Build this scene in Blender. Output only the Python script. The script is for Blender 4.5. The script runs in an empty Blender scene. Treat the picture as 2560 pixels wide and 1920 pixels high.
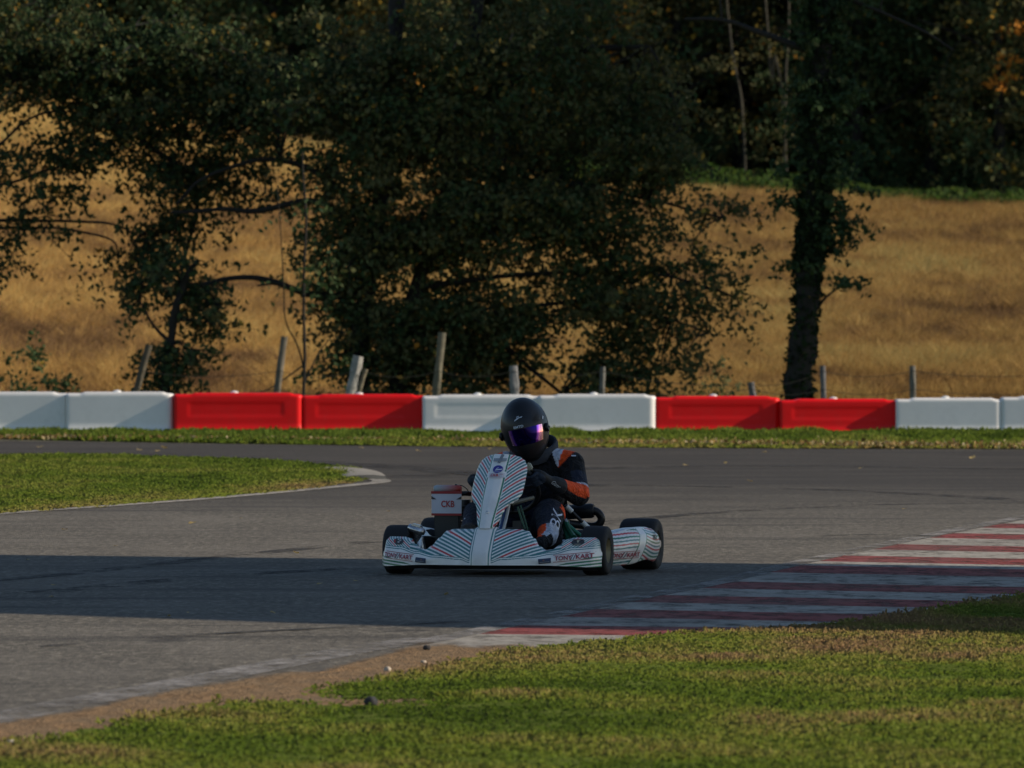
import bpy, math, random
import numpy as np
from mathutils import Vector, Matrix, noise
random.seed(7); RNG = np.random.default_rng(11)
SC = bpy.context.scene
COL = SC.collection
# ------------------------------------------------------------------ camera geometry of the photograph
FPX, CAMH, HOR = 22600.0, 1.36, 796.0          # focal length and horizon in photo pixels (2560 wide)
PITCH = math.atan((960 - HOR) / FPX)
FW = Vector((0, math.cos(PITCH), -math.sin(PITCH))); UP = Vector((0, math.sin(PITCH), math.cos(PITCH)))
CAM = Vector((0, 0, CAMH)); K = 2560 / 2212.0
def ray(px, py): return Vector(((px - 1280) / FPX, 0, 0)) + FW - UP * ((py - 960) / FPX)
def at(px, py, Y):
    d = ray(px * K, py * K); return CAM + d * (Y / d.y)
def gnd(px, py, z=0.0):
    d = ray(px * K, py * K); return CAM + d * ((z - CAMH) / d.z)
cam_d = bpy.data.cameras.new('camera'); cam = bpy.data.objects.new('camera', cam_d); COL.objects.link(cam)
cam.location = CAM; cam.rotation_euler = (math.pi / 2 - PITCH, 0, 0)
cam_d.sensor_width = 36; cam_d.lens = 36 * FPX / 2560; cam_d.clip_start = 1; cam_d.clip_end = 5000
cam_d.dof.use_dof = True; cam_d.dof.focus_distance = 48; cam_d.dof.aperture_fstop = 12
SC.camera = cam
# ------------------------------------------------------------------ helpers
def tag(o, label=None, cat=None, group=None, kind=None):
    if label: o['label'] = label
    if cat: o['category'] = cat
    if group: o['group'] = group
    if kind: o['kind'] = kind
    return o
def empty(name, loc=(0, 0, 0), rz=0):
    o = bpy.data.objects.new(name, None); COL.objects.link(o); o.location = loc; o.rotation_euler = (0, 0, rz)
    o.empty_display_size = .1; return o
def setcol(me, cols):
    a = me.color_attributes.new('Col', 'FLOAT_COLOR', 'POINT')
    c = np.ones((len(me.vertices), 4), dtype=np.float32); c[:, :3] = cols
    a.data.foreach_set('color', c.ravel())
def link(name, me, parent=None):
    o = bpy.data.objects.new(name, me); COL.objects.link(o)
    if parent is not None: o.parent = parent
    return o
class MB:
    def __init__(s): s.v = []; s.f = []; s.c = []; s.m = []
    def add(s, v, f, col=None, mi=0):
        b = len(s.v); s.v += [tuple(p) for p in v]; s.f += [tuple(b + i for i in q) for q in f]
        s.m += [mi] * len(f)
        if col is None: col = (.5, .5, .5)
        if len(col) == 3 and not hasattr(col[0], '__len__'): s.c += [tuple(col)] * len(v)
        else: s.c += [tuple(c) for c in col]
        return s
    def build(s, name, mat, parent=None, smooth=True, angle=40):
        me = bpy.data.meshes.new(name); me.from_pydata(s.v, [], s.f)
        for m in (mat if isinstance(mat, (list, tuple)) else [mat]): me.materials.append(m)
        me.polygons.foreach_set('material_index', s.m)
        setcol(me, np.array(s.c, dtype=np.float32).reshape(-1, 3))
        me.polygons.foreach_set('use_smooth', [smooth] * len(s.f))
        me.update()
        if smooth and angle: me.set_sharp_from_angle(angle=math.radians(angle))
        return link(name, me, parent)
def frames(P):
    P = [Vector(p) for p in P]; T = []
    for i in range(len(P)):
        d = (P[min(i + 1, len(P) - 1)] - P[max(i - 1, 0)]); T.append(d.normalized())
    n = T[0].orthogonal().normalized(); N = [n]
    for i in range(1, len(P)):
        q = T[i - 1].rotation_difference(T[i]); n = q @ N[-1]; n = (n - T[i] * n.dot(T[i])).normalized(); N.append(n)
    return P, T, N
def tube(P, r, n=10, cap=True):
    P, T, N = frames(P); m = len(P)
    if not hasattr(r, '__len__'): r = [r] * m
    V = []; Fc = []
    for i in range(m):
        b = T[i].cross(N[i])
        for k in range(n):
            a = 2 * math.pi * k / n; V.append(P[i] + (N[i] * math.cos(a) + b * math.sin(a)) * r[i])
    for i in range(m - 1):
        for k in range(n):
            a = i * n + k; b2 = i * n + (k + 1) % n; Fc.append((a, b2, b2 + n, a + n))
    if cap: Fc.append(tuple(range(n))[::-1]); Fc.append(tuple((m - 1) * n + k for k in range(n)))
    return V, Fc
def smooth_path(P, n=6):
    P = [Vector(p) for p in P]; Q = [2 * P[0] - P[1]] + P + [2 * P[-1] - P[-2]]; R = []
    for i in range(1, len(Q) - 2):
        a, b, c, d = Q[i - 1:i + 3]
        for k in range(n):
            t = k / n
            R.append(.5 * ((2 * b) + (c - a) * t + (2 * a - 5 * b + 4 * c - d) * t * t + (3 * b - a - 3 * c + d) * t ** 3))
    R.append(P[-1]); return R
def lathe(prof, n=40, axis='y', c=(0, 0, 0)):
    V = []; Fc = []
    for (r, h) in prof:
        for k in range(n):
            a = 2 * math.pi * k / n; p = (r * math.cos(a), h, r * math.sin(a)) if axis == 'y' else (r * math.cos(a), r * math.sin(a), h)
            V.append((p[0] + c[0], p[1] + c[1], p[2] + c[2]))
    for i in range(len(prof) - 1):
        for k in range(n):
            a = i * n + k; b = i * n + (k + 1) % n; Fc.append((a, b, b + n, a + n))
    return V, Fc
def box(x0, x1, y0, y1, z0, z1, bev=.004):
    import bmesh
    bm = bmesh.new(); bmesh.ops.create_cube(bm, size=1)
    for v in bm.verts: v.co = Vector(((x0 + x1) / 2 + v.co.x * (x1 - x0), (y0 + y1) / 2 + v.co.y * (y1 - y0), (z0 + z1) / 2 + v.co.z * (z1 - z0)))
    if bev: bmesh.ops.bevel(bm, geom=bm.edges[:], offset=bev, segments=2, affect='EDGES')
    bm.verts.index_update(); V = [v.co.copy() for v in bm.verts]; Fc = [tuple(v.index for v in f.verts) for f in bm.faces]; bm.free(); return V, Fc
def xf(VF, M): return [M @ Vector(v) for v in VF[0]], VF[1]
def grid_faces(nu, nv, off=0): return [(off + i * nv + j, off + (i + 1) * nv + j, off + (i + 1) * nv + j + 1, off + i * nv + j + 1) for i in range(nu - 1) for j in range(nv - 1)]
def shell(front, back, cols, nu, nv):
    """closed sheet from two grids of points"""
    n = nu * nv; V = list(front) + list(back); f = grid_faces(nu, nv); f2 = [tuple(reversed([i + n for i in q])) for q in f]
    rim = [i * nv for i in range(nu)] + [(nu - 1) * nv + j for j in range(1, nv)] + [i * nv + nv - 1 for i in range(nu - 2, -1, -1)] + [j for j in range(nv - 2, 0, -1)]
    st = [(rim[k], rim[(k + 1) % len(rim)], rim[(k + 1) % len(rim)] + n, rim[k] + n)[::-1] for k in range(len(rim))]
    return V, f + f2 + st, list(cols) + list(cols)
def lerp_tab(tab, x):
    if x <= tab[0][0]: return tab[0][1]
    for (a, b), (c, d) in zip(tab, tab[1:]):
        if x <= c:
            t = (x - a) / (c - a); t = t * t * (3 - 2 * t); return b + (d - b) * t
    return tab[-1][1]
def sstep(a, b, x):
    t = max(0, min(1, (x - a) / (b - a))); return t * t * (3 - 2 * t)
# ------------------------------------------------------------------ materials
def nt_new(name):
    m = bpy.data.materials.new(name); m.use_nodes = True; nt = m.node_tree; nt.nodes.clear()
    o = nt.nodes.new('ShaderNodeOutputMaterial'); p = nt.nodes.new('ShaderNodeBsdfPrincipled'); nt.links.new(p.outputs[0], o.inputs[0])
    return m, nt, p, o
def N(nt, t, **kw):
    n = nt.nodes.new(t)
    for k, v in kw.items():
        if k.startswith('i_'):
            key = k[2:].replace('_', ' ')
            n.inputs[key].default_value = v
        else: setattr(n, k, v)
    return n
def noise_node(nt, scale, detail=4, vec=None, rough=.55):
    n = N(nt, 'ShaderNodeTexNoise'); n.inputs['Scale'].default_value = scale; n.inputs['Detail'].default_value = detail; n.inputs['Roughness'].default_value = rough
    if vec is not None: nt.links.new(vec, n.inputs['Vector'])
    return n
def ramp(nt, fac, stops):
    r = N(nt, 'ShaderNodeValToRGB'); e = r.color_ramp.elements
    while len(e) < len(stops): e.new(.5)
    for el, (p, c) in zip(e, stops):
        el.position = p; el.color = (*c, 1) if hasattr(c, '__len__') else (c, c, c, 1)
    nt.links.new(fac, r.inputs[0]); return r.outputs[0]
def mix(nt, fac, a, b, mode='MIX'):
    n = N(nt, 'ShaderNodeMix', data_type='RGBA', blend_type=mode)
    if hasattr(fac, 'links'): nt.links.new(fac, n.inputs[0])
    else: n.inputs[0].default_value = fac
    for s, k in ((a, 6), (b, 7)):
        if hasattr(s, 'links'): nt.links.new(s, n.inputs[k])
        else: n.inputs[k].default_value = (*s, 1)
    return n.outputs[2]
def pos(nt, scale=(1, 1, 1), obj=True):
    t = N(nt, 'ShaderNodeTexCoord'); m = N(nt, 'ShaderNodeMapping'); m.inputs['Scale'].default_value = scale
    nt.links.new(t.outputs['Object'], m.inputs[0]); return m.outputs[0]
def bump(nt, p, h, strength=.3, dist=.01):
    b = N(nt, 'ShaderNodeBump'); b.inputs['Strength'].default_value = strength; b.inputs['Distance'].default_value = dist
    nt.links.new(h, b.inputs['Height']); nt.links.new(b.outputs[0], p.inputs['Normal'])
def plain(name, col=(.5, .5, .5), rough=.5, metal=0., var=.25, scale=12., attr=False, bmp=0., bscale=60., spec=.5, coat=0., dirt=0.):
    m, nt, p, o = nt_new(name); v = pos(nt)
    if attr:
        a = N(nt, 'ShaderNodeAttribute', attribute_name='Col'); base = a.outputs['Color']
    else:
        base = N(nt, 'ShaderNodeRGB'); base.outputs[0].default_value = (*col, 1); base = base.outputs[0]
    n = noise_node(nt, scale, 5, v)
    r = ramp(nt, n.outputs[0], [(.25, 1 - var), (.75, 1 + var * .4)])
    c = mix(nt, 1.0, base, r, 'MULTIPLY')
    if dirt:
        n2 = noise_node(nt, 7, 6, v); f = ramp(nt, n2.outputs[0], [(.48, 0.), (.75, dirt)])
        c = mix(nt, f, c, (.09, .08, .065))
    nt.links.new(c, p.inputs['Base Color']); p.inputs['Roughness'].default_value = rough; p.inputs['Metallic'].default_value = metal
    p.inputs['Specular IOR Level'].default_value = spec; p.inputs['Coat Weight'].default_value = coat
    rr = ramp(nt, n.outputs[0], [(.3, max(0, rough - .08)), (.7, min(1, rough + .1))]); nt.links.new(rr, p.inputs['Roughness'])
    if bmp: bump(nt, p, noise_node(nt, bscale, 3, v).outputs[0], bmp, .004)
    return m
def leafmat(name, trans=.3, rough=.75, up=0.):
    m, nt, p, o = nt_new(name); a = N(nt, 'ShaderNodeAttribute', attribute_name='Col')
    p.inputs['Roughness'].default_value = rough; p.inputs['Specular IOR Level'].default_value = .15
    nt.links.new(a.outputs['Color'], p.inputs['Base Color'])
    t = N(nt, 'ShaderNodeBsdfTranslucent'); nt.links.new(a.outputs['Color'], t.inputs[0])
    if up:                     # blades curl over, so on the whole they take the light like the turf they make up
        g = N(nt, 'ShaderNodeNewGeometry'); vm = N(nt, 'ShaderNodeMix', data_type='VECTOR'); vm.inputs[0].default_value = up; nt.links.new(g.outputs['Normal'], vm.inputs[4]); vm.inputs[5].default_value = (0, 0, 1)
        vn = N(nt, 'ShaderNodeVectorMath', operation='NORMALIZE'); nt.links.new(vm.outputs[1], vn.inputs[0]); nt.links.new(vn.outputs[0], p.inputs['Normal'])
    x = N(nt, 'ShaderNodeMixShader'); x.inputs[0].default_value = trans
    nt.links.new(p.outputs[0], x.inputs[1]); nt.links.new(t.outputs[0], x.inputs[2]); nt.links.new(x.outputs[0], o.inputs[0]); return m
M_LEAF = leafmat('leaf'); M_GRASS = leafmat('grass_blade', .3, .85, .8); M_DRY = leafmat('dry_grass_blade', .35, .85)
M_BARK = plain('bark', (.022, .019, .015), .9, var=.6, scale=9, bmp=.8, bscale=25)
M_BIRCH = plain('birch_bark', (.07, .063, .042), .85, var=.99, scale=2.6)
M_POST = plain('weathered_post', attr=True, rough=.9, var=.5, scale=14, bmp=.6, bscale=30)
M_WIRE = plain('rusty_wire', (.10, .08, .06), .7, .4)
# ------------------------------------------------------------------ light
SUN_EL = math.radians(27); SUN_AZ = math.radians(92.5)      # clockwise from +Y, so nearly along +X
S = Vector((math.sin(SUN_AZ) * math.cos(SUN_EL), math.cos(SUN_AZ) * math.cos(SUN_EL), math.sin(SUN_EL)))
ld = bpy.data.lights.new('sun', 'SUN'); ld.energy = 4.9; ld.angle = math.radians(.5); ld.color = (1, .86, .68)
lo = bpy.data.objects.new('sun', ld); COL.objects.link(lo); lo.rotation_euler = S.to_track_quat('Z', 'Y').to_euler(); lo.location = (30, 40, 30)
w = bpy.data.worlds.new('World'); SC.world = w; w.use_nodes = True; nt = w.node_tree; bg = nt.nodes['Background']
sky = nt.nodes.new('ShaderNodeTexSky'); sky.sky_type = 'NISHITA'; sky.sun_disc = False; sky.sun_elevation = SUN_EL; sky.sun_rotation = SUN_AZ; sky.ozone_density = 2.6; sky.dust_density = .4; sky.air_density = 1.1
nt.links.new(sky.outputs[0], bg.inputs[0]); bg.inputs[1].default_value = .098
SC.view_settings.view_transform = 'Standard'; SC.view_settings.look = 'None'; SC.view_settings.exposure = 0; SC.view_settings.gamma = 1
# ------------------------------------------------------------------ terrain
def hill(x, y):
    s = .052 - (.0018 if x < 0 else .0006) * max(-40, min(30, x))
    t = max(0, y - 116); z = s * t * sstep(0, 8, t)
    if t > 150: z = s * 150 + (t - 150) * .015
    return z + (.12 * noise.noise(Vector((x * .15, y * .06, 0))) if t > 4 else 0)
ys = list(np.arange(-60, 112, 8)) + list(np.arange(112, 270, 2)) + list(np.arange(270, 900, 30)) + [1500, 3000]
xs = list(np.arange(-400, -40, 30)) + list(np.arange(-40, 41, 2)) + list(np.arange(50, 410, 30))
V = [(x, y, hill(x, y)) for x in xs for y in ys]
def groundcol(x, y):
    if y < 109: return (.11, .10, .05)
    n = noise.noise(Vector((x * .4, y * .12, 3))); k = .8 + .4 * n
    if y > 203: return (.03, .03, .015)
    return (.30 * k, .185 * k, .062 * k)
mb = MB(); mb.add(V, grid_faces(len(xs), len(ys)), [groundcol(v[0], v[1]) for v in V])
M_GROUND = plain('soil', attr=True, rough=.95, var=.5, scale=1.2, bmp=.5, bscale=20)
g = mb.build('ground', M_GROUND, angle=0); tag(g, kind='structure')
# ------------------------------------------------------------------ track surfaces
def asphalt_mat():
    m, nt, p, o = nt_new('asphalt'); v = pos(nt)
    fine = noise_node(nt, 1, 5, pos(nt, (22, 5, 22)), .8); coarse = noise_node(nt, 1, 5, pos(nt, (7, 1.3, 7)), .7); med = noise_node(nt, 1, 5, pos(nt, (1.1, .5, 1)), .6)
    c = ramp(nt, fine.outputs[0], [(.30, (.046, .041, .034)), (.5, (.128, .114, .091)), (.70, (.285, .256, .205))])
    c = mix(nt, ramp(nt, coarse.outputs[0], [(.36, .0), (.70, .60)]), c, (.085, .076, .064))
    c = mix(nt, ramp(nt, med.outputs[0], [(.42, .0), (.72, .45)]), c, (.195, .175, .145))
    sep = N(nt, 'ShaderNodeSeparateXYZ'); nt.links.new(v, sep.inputs[0])
    wob = noise_node(nt, 1, 4, pos(nt, (.16, .16, 1)), .6); wm = N(nt, 'ShaderNodeMath', operation='MULTIPLY_ADD'); nt.links.new(wob.outputs[0], wm.inputs[0]); wm.inputs[1].default_value = 16; nt.links.new(sep.outputs[1], wm.inputs[2])
    mr = N(nt, 'ShaderNodeMapRange'); mr.inputs[1].default_value = 68; mr.inputs[2].default_value = 82; nt.links.new(wm.outputs[0], mr.inputs[0])
    streak = noise_node(nt, 1, 6, pos(nt, (.35, 1.5, 1)), .65)
    ad = N(nt, 'ShaderNodeMath', operation='MULTIPLY'); nt.links.new(mr.outputs[0], ad.inputs[0]); nt.links.new(ramp(nt, streak.outputs[0], [(.3, .50), (.62, .96)]), ad.inputs[1])
    c = mix(nt, ad.outputs[0], c, (.036, .032, .029))       # rubber laid down on the racing line of the far bend
    w2 = noise_node(nt, 1, 6, pos(nt, (.22, 1.1, 1)), .7)
    c = mix(nt, ramp(nt, w2.outputs[0], [(.52, 0.), (.64, .62)]), c, (.050, .045, .040))
    pt = noise_node(nt, 1, 3, pos(nt, (1.6, .8, 1)), .6)
    c = mix(nt, ramp(nt, pt.outputs[0], [(.68, 0.), (.72, .6)]), c, (.035, .032, .03))
    nt.links.new(c, p.inputs['Base Color']); p.inputs['Roughness'].default_value = .9; p.inputs['Specular IOR Level'].default_value = .2
    bump(nt, p, fine.outputs[0], .5, .02); return m
M_ASPH = asphalt_mat()
def sheet(name, pts, mat, z, kind='structure', nx=1):
    mb = MB(); mb.add([(p[0], p[1], z) for p in pts], [tuple(range(len(pts)))]); o = mb.build(name, mat, smooth=False)
    if o.data.polygons[0].normal.z < 0: o.data.flip_normals()
    return tag(o, kind=kind)
far_edge = [gnd(x, y) for x, y in ((-900, 950), (0, 953), (600, 962), (1200, 968), (2212, 972), (3200, 978))]
sheet('track', [(-30, 18, 0), (30, 18, 0), (30, far_edge[-1].y, 0)] + [tuple(p) for p in reversed(far_edge)] + [(-30, far_edge[0].y, 0)], M_ASPH, .004)
def paint_mat(name, col, wear=.5, sc=6, soft=.12):
    m, nt, p, o = nt_new(name); v = pos(nt); n = noise_node(nt, 1, 8, pos(nt, (sc, sc * .35, sc)), .75); n2 = noise_node(nt, 1, 5, pos(nt, (26, 6, 26)), .75); n3 = noise_node(nt, 1, 4, pos(nt, (.9, .5, 1)), .6)
    c0 = mix(nt, ramp(nt, n2.outputs[0], [(.3, 0.), (.75, .7)]), col, tuple(.38 * a for a in col))
    c0 = mix(nt, ramp(nt, n3.outputs[0], [(.45, 0.), (.72, .55)]), c0, (.10, .088, .074))
    nt.links.new(c0, p.inputs['Base Color']); p.inputs['Roughness'].default_value = .85; p.inputs['Specular IOR Level'].default_value = .25
    t = N(nt, 'ShaderNodeBsdfTransparent'); x = N(nt, 'ShaderNodeMixShader'); nt.links.new(ramp(nt, n.outputs[0], [(wear - soft, .0), (wear + soft, 1.)]), x.inputs[0])
    nt.links.new(t.outputs[0], x.inputs[1]); nt.links.new(p.outputs[0], x.inputs[2]); nt.links.new(x.outputs[0], o.inputs[0]); bump(nt, p, n2.outputs[0], .4, .008); return m
M_RED = paint_mat('worn_red_paint', (.29, .062, .055), .42); M_WHT = paint_mat('worn_white_paint', (.42, .385, .33), .40)
M_LINE = paint_mat('faded_line_paint', (.38, .355, .33), .535, 3.5)
# kerb: striped apron between track edge (front) and verge (back)
KF = [(760, 1432), (905, 1399), (1046, 1371), (1140, 1350), (1256, 1326), (1390, 1297), (1560, 1266), (1680, 1235), (1800, 1208), (1940, 1178), (2080, 1150), (2212, 1125), (2500, 1072), (3000, 985)]
KBK = [(760, 1432), (900, 1425), (1300, 1415), (1700, 1392), (2212, 1325), (2600, 1270), (3600, 1120)]
def isect(b, m, x0, poly):
    for (ax, ay), (cx, cy) in zip(poly, poly[1:]):
        fa = ay - (b + m * (ax - x0)); fc = cy - (b + m * (cx - x0))
        if fa == 0 or fa * fc < 0:
            t = fa / (fa - fc); return (ax + (cx - ax) * t, ay + (cy - ay) * t)
bands = [(1130, 1407, 1), (1130, 1374.5, 0), (1130, 1354.5, 1), (1331, 1338.5, 0), (1331, 1320, 1), (1456, 1306, 0), (1456, 1289.5, 1), (1606, 1276, 0), (1606, 1260, 1), (1731, 1241, 0), (1731, 1224, 1),
         (1856, 1217, 0), (1856, 1203.5, 1), (1996, 1192, 0), (1996, 1179.5, 1), (2081, 1166, 0), (2081, 1154.5, 1), (2146, 1143, 0), (2146, 1133, 1), (2200, 1124, 0), (2230, 1117, 1), (2300, 1108, 0), (2330, 1101, 1), (2400, 1092, 1)]
mb = MB(); NS = 40
rows = []
for x0, b, red in bands:
    m_ = .012 if b > 1345 else .021
    a = isect(b, m_, x0, KF); c = isect(b, m_, x0, KBK)
    if a is None or c is None: rows.append(None); continue
    rows.append([(lambda q: (q.x, q.y, .008 + .004 * (i / NS)))(gnd(a[0] + (c[0] - a[0]) * i / NS, a[1] + (c[1] - a[1]) * i / NS)) for i in range(NS + 1)])
first = gnd(905, 1399); last_b = gnd(900, 1424)
for k in range(len(rows) - 1):
    if rows[k] is None or rows[k + 1] is None: continue
    red = bands[k][2] == 0
    mb.add(rows[k] + rows[k + 1], [(i, i + 1, NS + 2 + i, NS + 1 + i) for i in range(NS)], mi=0 if red else 1)
tri = [gnd(930, 1395), rows[0][0] if rows[0] else gnd(1000, 1385), gnd(1130, 1409), gnd(960, 1420)]
mb.add([(p[0], p[1], .007) for p in tri], [(0, 1, 2, 3)], mi=1)
kerb = mb.build('kerb', [M_RED, M_WHT], smooth=False); tag(kerb, kind='structure')
def strip(name, poly, w, mat, z):
    P = [gnd(*q) for q in poly]; P = smooth_path(P, 4); V = []
    for i, p in enumerate(P):
        t = (P[min(i + 1, len(P) - 1)] - P[max(i - 1, 0)]).normalized(); n = Vector((-t.y, t.x, 0)); V += [tuple(p + n * w / 2 + Vector((0, 0, z))), tuple(p - n * w / 2 + Vector((0, 0, z)))]
    mb = MB(); mb.add(V, [(2 * i, 2 * i + 1, 2 * i + 3, 2 * i + 2) for i in range(len(P) - 1)]); o = mb.build(name, mat, smooth=False); return tag(o, kind='structure')
strip('kerb_border_line', [(905, 1394), (1046, 1365), (1256, 1321), (1390, 1292), (1560, 1260), (1680, 1230), (1800, 1203), (1940, 1173), (2080, 1145), (2212, 1120), (2500, 1067)], .14, M_LINE, .011)
strip('track_edge_line', [(-250, 1618), (0, 1556), (150, 1524), (300, 1496), (450, 1468), (620, 1435), (780, 1405), (930, 1382)], .22, M_LINE, .008)
strip('infield_edge_line', [(-300, 1140), (0, 1112), (250, 1094), (450, 1079), (640, 1062), (780, 1048), (818, 1044), (822, 1039), (795, 1034)], .16, M_WHT, .009)
M_CONC = plain('pale_concrete', (.28, .255, .215), .9, var=.4, scale=5, bmp=.4)
P = smooth_path([gnd(*q) for q in ((712, 1019), (735, 1020), (758, 1024), (776, 1030), (784, 1037))], 5); V_ = []
for i, p in enumerate(P):
    t = (P[min(i + 1, len(P) - 1)] - P[max(i - 1, 0)]).normalized(); n = Vector((-t.y, t.x, 0))
    for o_, z in ((.22, 0), (.19, .035), (.08, .045), (-.08, .04), (-.18, .025), (-.22, 0)): V_.append(p + n * o_ + Vector((0, 0, z)))
mb = MB(); mb.add(V_, grid_faces(len(P), 6) + [tuple(range(6)), tuple((len(P) - 1) * 6 + k for k in range(6))[::-1]]); tag(mb.build('infield_kerb', M_CONC, angle=30), kind='structure')
M_SKID = paint_mat('tyre_rubber_mark', (.045, .042, .040), .54, 2.2, .10)
for k, (pl, w_) in enumerate(((((-80, 1296), (150, 1276), (330, 1258), (520, 1243), (760, 1230)), .22), (((-80, 1262), (200, 1236), (480, 1205), (800, 1172)), .18), (((1250, 1048), (1500, 1052), (1800, 1060), (2100, 1075), (2300, 1090)), .30), (((860, 1030), (1300, 1012), (1700, 1008), (2300, 1016)), .55),
        (((1230, 1140), (1500, 1112), (1900, 1092), (2300, 1088)), .20), (((1780, 1159), (1900, 1157), (2030, 1160)), .12), (((-80, 978), (300, 984), (700, 1000), (1000, 1022), (1250, 1052)), .5), (((100, 1400), (400, 1376), (700, 1360), (1000, 1345)), .10))): strip('tyre_mark', pl, w_, M_SKID, .0052 + .0004 * k)
# ------------------------------------------------------------------ verges
def pip(px, py, poly):
    x = px; y = py; ins = np.zeros(len(x), bool); n = len(poly); j = n - 1
    for i in range(n):
        xi, yi = poly[i][0], poly[i][1]; xj, yj = poly[j][0], poly[j][1]
        c = ((yi > y) != (yj > y)) & (x < (xj - xi) * (y - yi) / (yj - yi + 1e-12) + xi); ins ^= c; j = i
    return ins
def nz(P, sc, seed=0.): return np.array([noise.noise(Vector((p[0] * sc, p[1] * sc, seed))) for p in P])
def fast_noise(x, y, sc, seed):
    """value noise on a lattice, vectorised"""
    r = np.random.default_rng(seed); T = r.random((64, 64)); X = x * sc; Y = y * sc; i = np.floor(X).astype(int); j = np.floor(Y).astype(int); fx = X - i; fy = Y - j
    fx = fx * fx * (3 - 2 * fx); fy = fy * fy * (3 - 2 * fy); g = lambda a, b: T[a % 64, b % 64]
    return (g(i, j) * (1 - fx) + g(i + 1, j) * fx) * (1 - fy) + (g(i, j + 1) * (1 - fx) + g(i + 1, j + 1) * fx) * fy
def quads_mesh(name, V, C, mat, per=4, parent=None):
    n = len(V) // per; me = bpy.data.meshes.new(name)
    me.vertices.add(len(V)); me.vertices.foreach_set('co', V.astype(np.float32).ravel())
    me.loops.add(n * per); me.loops.foreach_set('vertex_index', np.arange(n * per, dtype=np.int32))
    me.polygons.add(n); me.polygons.foreach_set('loop_start', np.arange(0, n * per, per, dtype=np.int32)); me.polygons.foreach_set('loop_total', np.full(n, per, dtype=np.int32))
    me.update(calc_edges=True); me.materials.append(mat); setcol(me, np.repeat(C, per, axis=0)); return link(name, me, parent)
def blades(name, x, y, z, h, wd, col, mat, lean=.5, drift=(0, 0)):
    n = len(x); a = RNG.random(n) * 2 * np.pi; l = RNG.random(n) * lean * h; b = RNG.random(n) * np.pi
    dx, dy = np.cos(b) * wd / 2, np.sin(b) * wd / 2
    V = np.zeros((n, 3, 3)); V[:, 0] = np.stack([x - dx, y - dy, z], 1); V[:, 1] = np.stack([x + dx, y + dy, z], 1)
    V[:, 2] = np.stack([x + np.cos(a) * l + drift[0] * h, y + np.sin(a) * l + drift[1] * h, z + h], 1)
    return quads_mesh(name, V.reshape(-1, 3), col, mat, 3)
def colmix(t, stops):
    t = np.clip(t, 0, 1); out = np.zeros((len(t), 3)); ps = [s[0] for s in stops]
    for k in range(3): out[:, k] = np.interp(t, ps, [s[1][k] for s in stops])
    return out
GREEN = [(0, (.075, .13, .016)), (.28, (.165, .245, .030)), (.50, (.27, .315, .052)), (.68, (.355, .325, .085)), (.84, (.41, .30, .115)), (1, (.40, .25, .13))]
M_SOIL = plain('verge_soil', (.19, .125, .075), .95, var=.55, scale=4, bmp=.6, bscale=22)
M_TURF = plain('turf_base', (.13, .165, .035), 1.0, var=.6, scale=6, bmp=.6, bscale=30, spec=0.)
def mound(x, y):                       # the verge swells a little towards the camera
    e = np.clip((40.5 - y) / 8, 0, 1); return .0165 + 0 * e
# bare soil along the near edge of the asphalt
m, nt, p, o = nt_new('verge_soil'); v = pos(nt); n1_ = noise_node(nt, 1, 7, pos(nt, (5, 1.6, 5)), .7); n2_ = noise_node(nt, 1, 5, pos(nt, (17, 5, 17)), .75)
nt.links.new(mix(nt, ramp(nt, n1_.outputs[0], [(.3, 0.), (.7, 1.)]), ramp(nt, n2_.outputs[0], [(.3, (.11, .064, .032)), (.7, (.38, .235, .118))]), (.20, .145, .09)), p.inputs['Base Color']); p.inputs['Roughness'].default_value = 1.; p.inputs['Specular IOR Level'].default_value = .05; bump(nt, p, n2_.outputs[0], .8, .03)
at_ = N(nt, 'ShaderNodeAttribute', attribute_name='Col'); sm = N(nt, 'ShaderNodeMath', operation='ADD'); nt.links.new(at_.outputs['Fac'], sm.inputs[0]); nt.links.new(n1_.outputs[0], sm.inputs[1])
t_ = N(nt, 'ShaderNodeBsdfTransparent'); x_ = N(nt, 'ShaderNodeMixShader'); nt.links.new(ramp(nt, sm.outputs[0], [(.62, 0.), (.82, 1.)]), x_.inputs[0]); nt.links.new(t_.outputs[0], x_.inputs[1]); nt.links.new(p.outputs[0], x_.inputs[2]); nt.links.new(x_.outputs[0], o.inputs[0]); M_SOIL = m
UE = [(-400, 1645), (-200, 1605), (0, 1562), (150, 1536), (350, 1495), (500, 1470), (650, 1449), (800, 1421), (900, 1393), (1000, 1393), (1200, 1392), (1500, 1366), (1600, 1360)]
mb = MB(); V_ = []; C_ = []
UP_ = smooth_path([Vector((x, y, 0)) for x, y in UE], 8)
for q in UP_:
    for k in range(9):
        d = (0, 8, 16, 26, 40, 60, 90, 150, 240)[k]; g_ = gnd(q.x, q.y + d); V_.append((g_.x, g_.y, .0125)); C_.append((min(1, d / 42.0),) * 3)
mb.add(V_, grid_faces(len(UP_), 9), C_); so = mb.build('dirt_verge', M_SOIL, angle=0); tag(so, kind='structure')
if so.data.polygons[0].normal.z < 0: so.data.flip_normals()
GR = [(-420, 1690), (0, 1622), (75, 1616), (200, 1600), (280, 1572), (400, 1556), (450, 1537), (525, 1528), (640, 1533), (790, 1538), (950, 1529), (1000, 1520), (800, 1516), (715, 1512), (700, 1502), (725, 1499), (840, 1478), (970, 1451), (1106, 1417), (1200, 1404), (1330, 1396), (1480, 1378), (1740, 1366), (1960, 1338), (2212, 1296), (2500, 1250), (2560, 1800), (-420, 1900)]
GRG = [gnd(*p) for p in GR]
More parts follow.
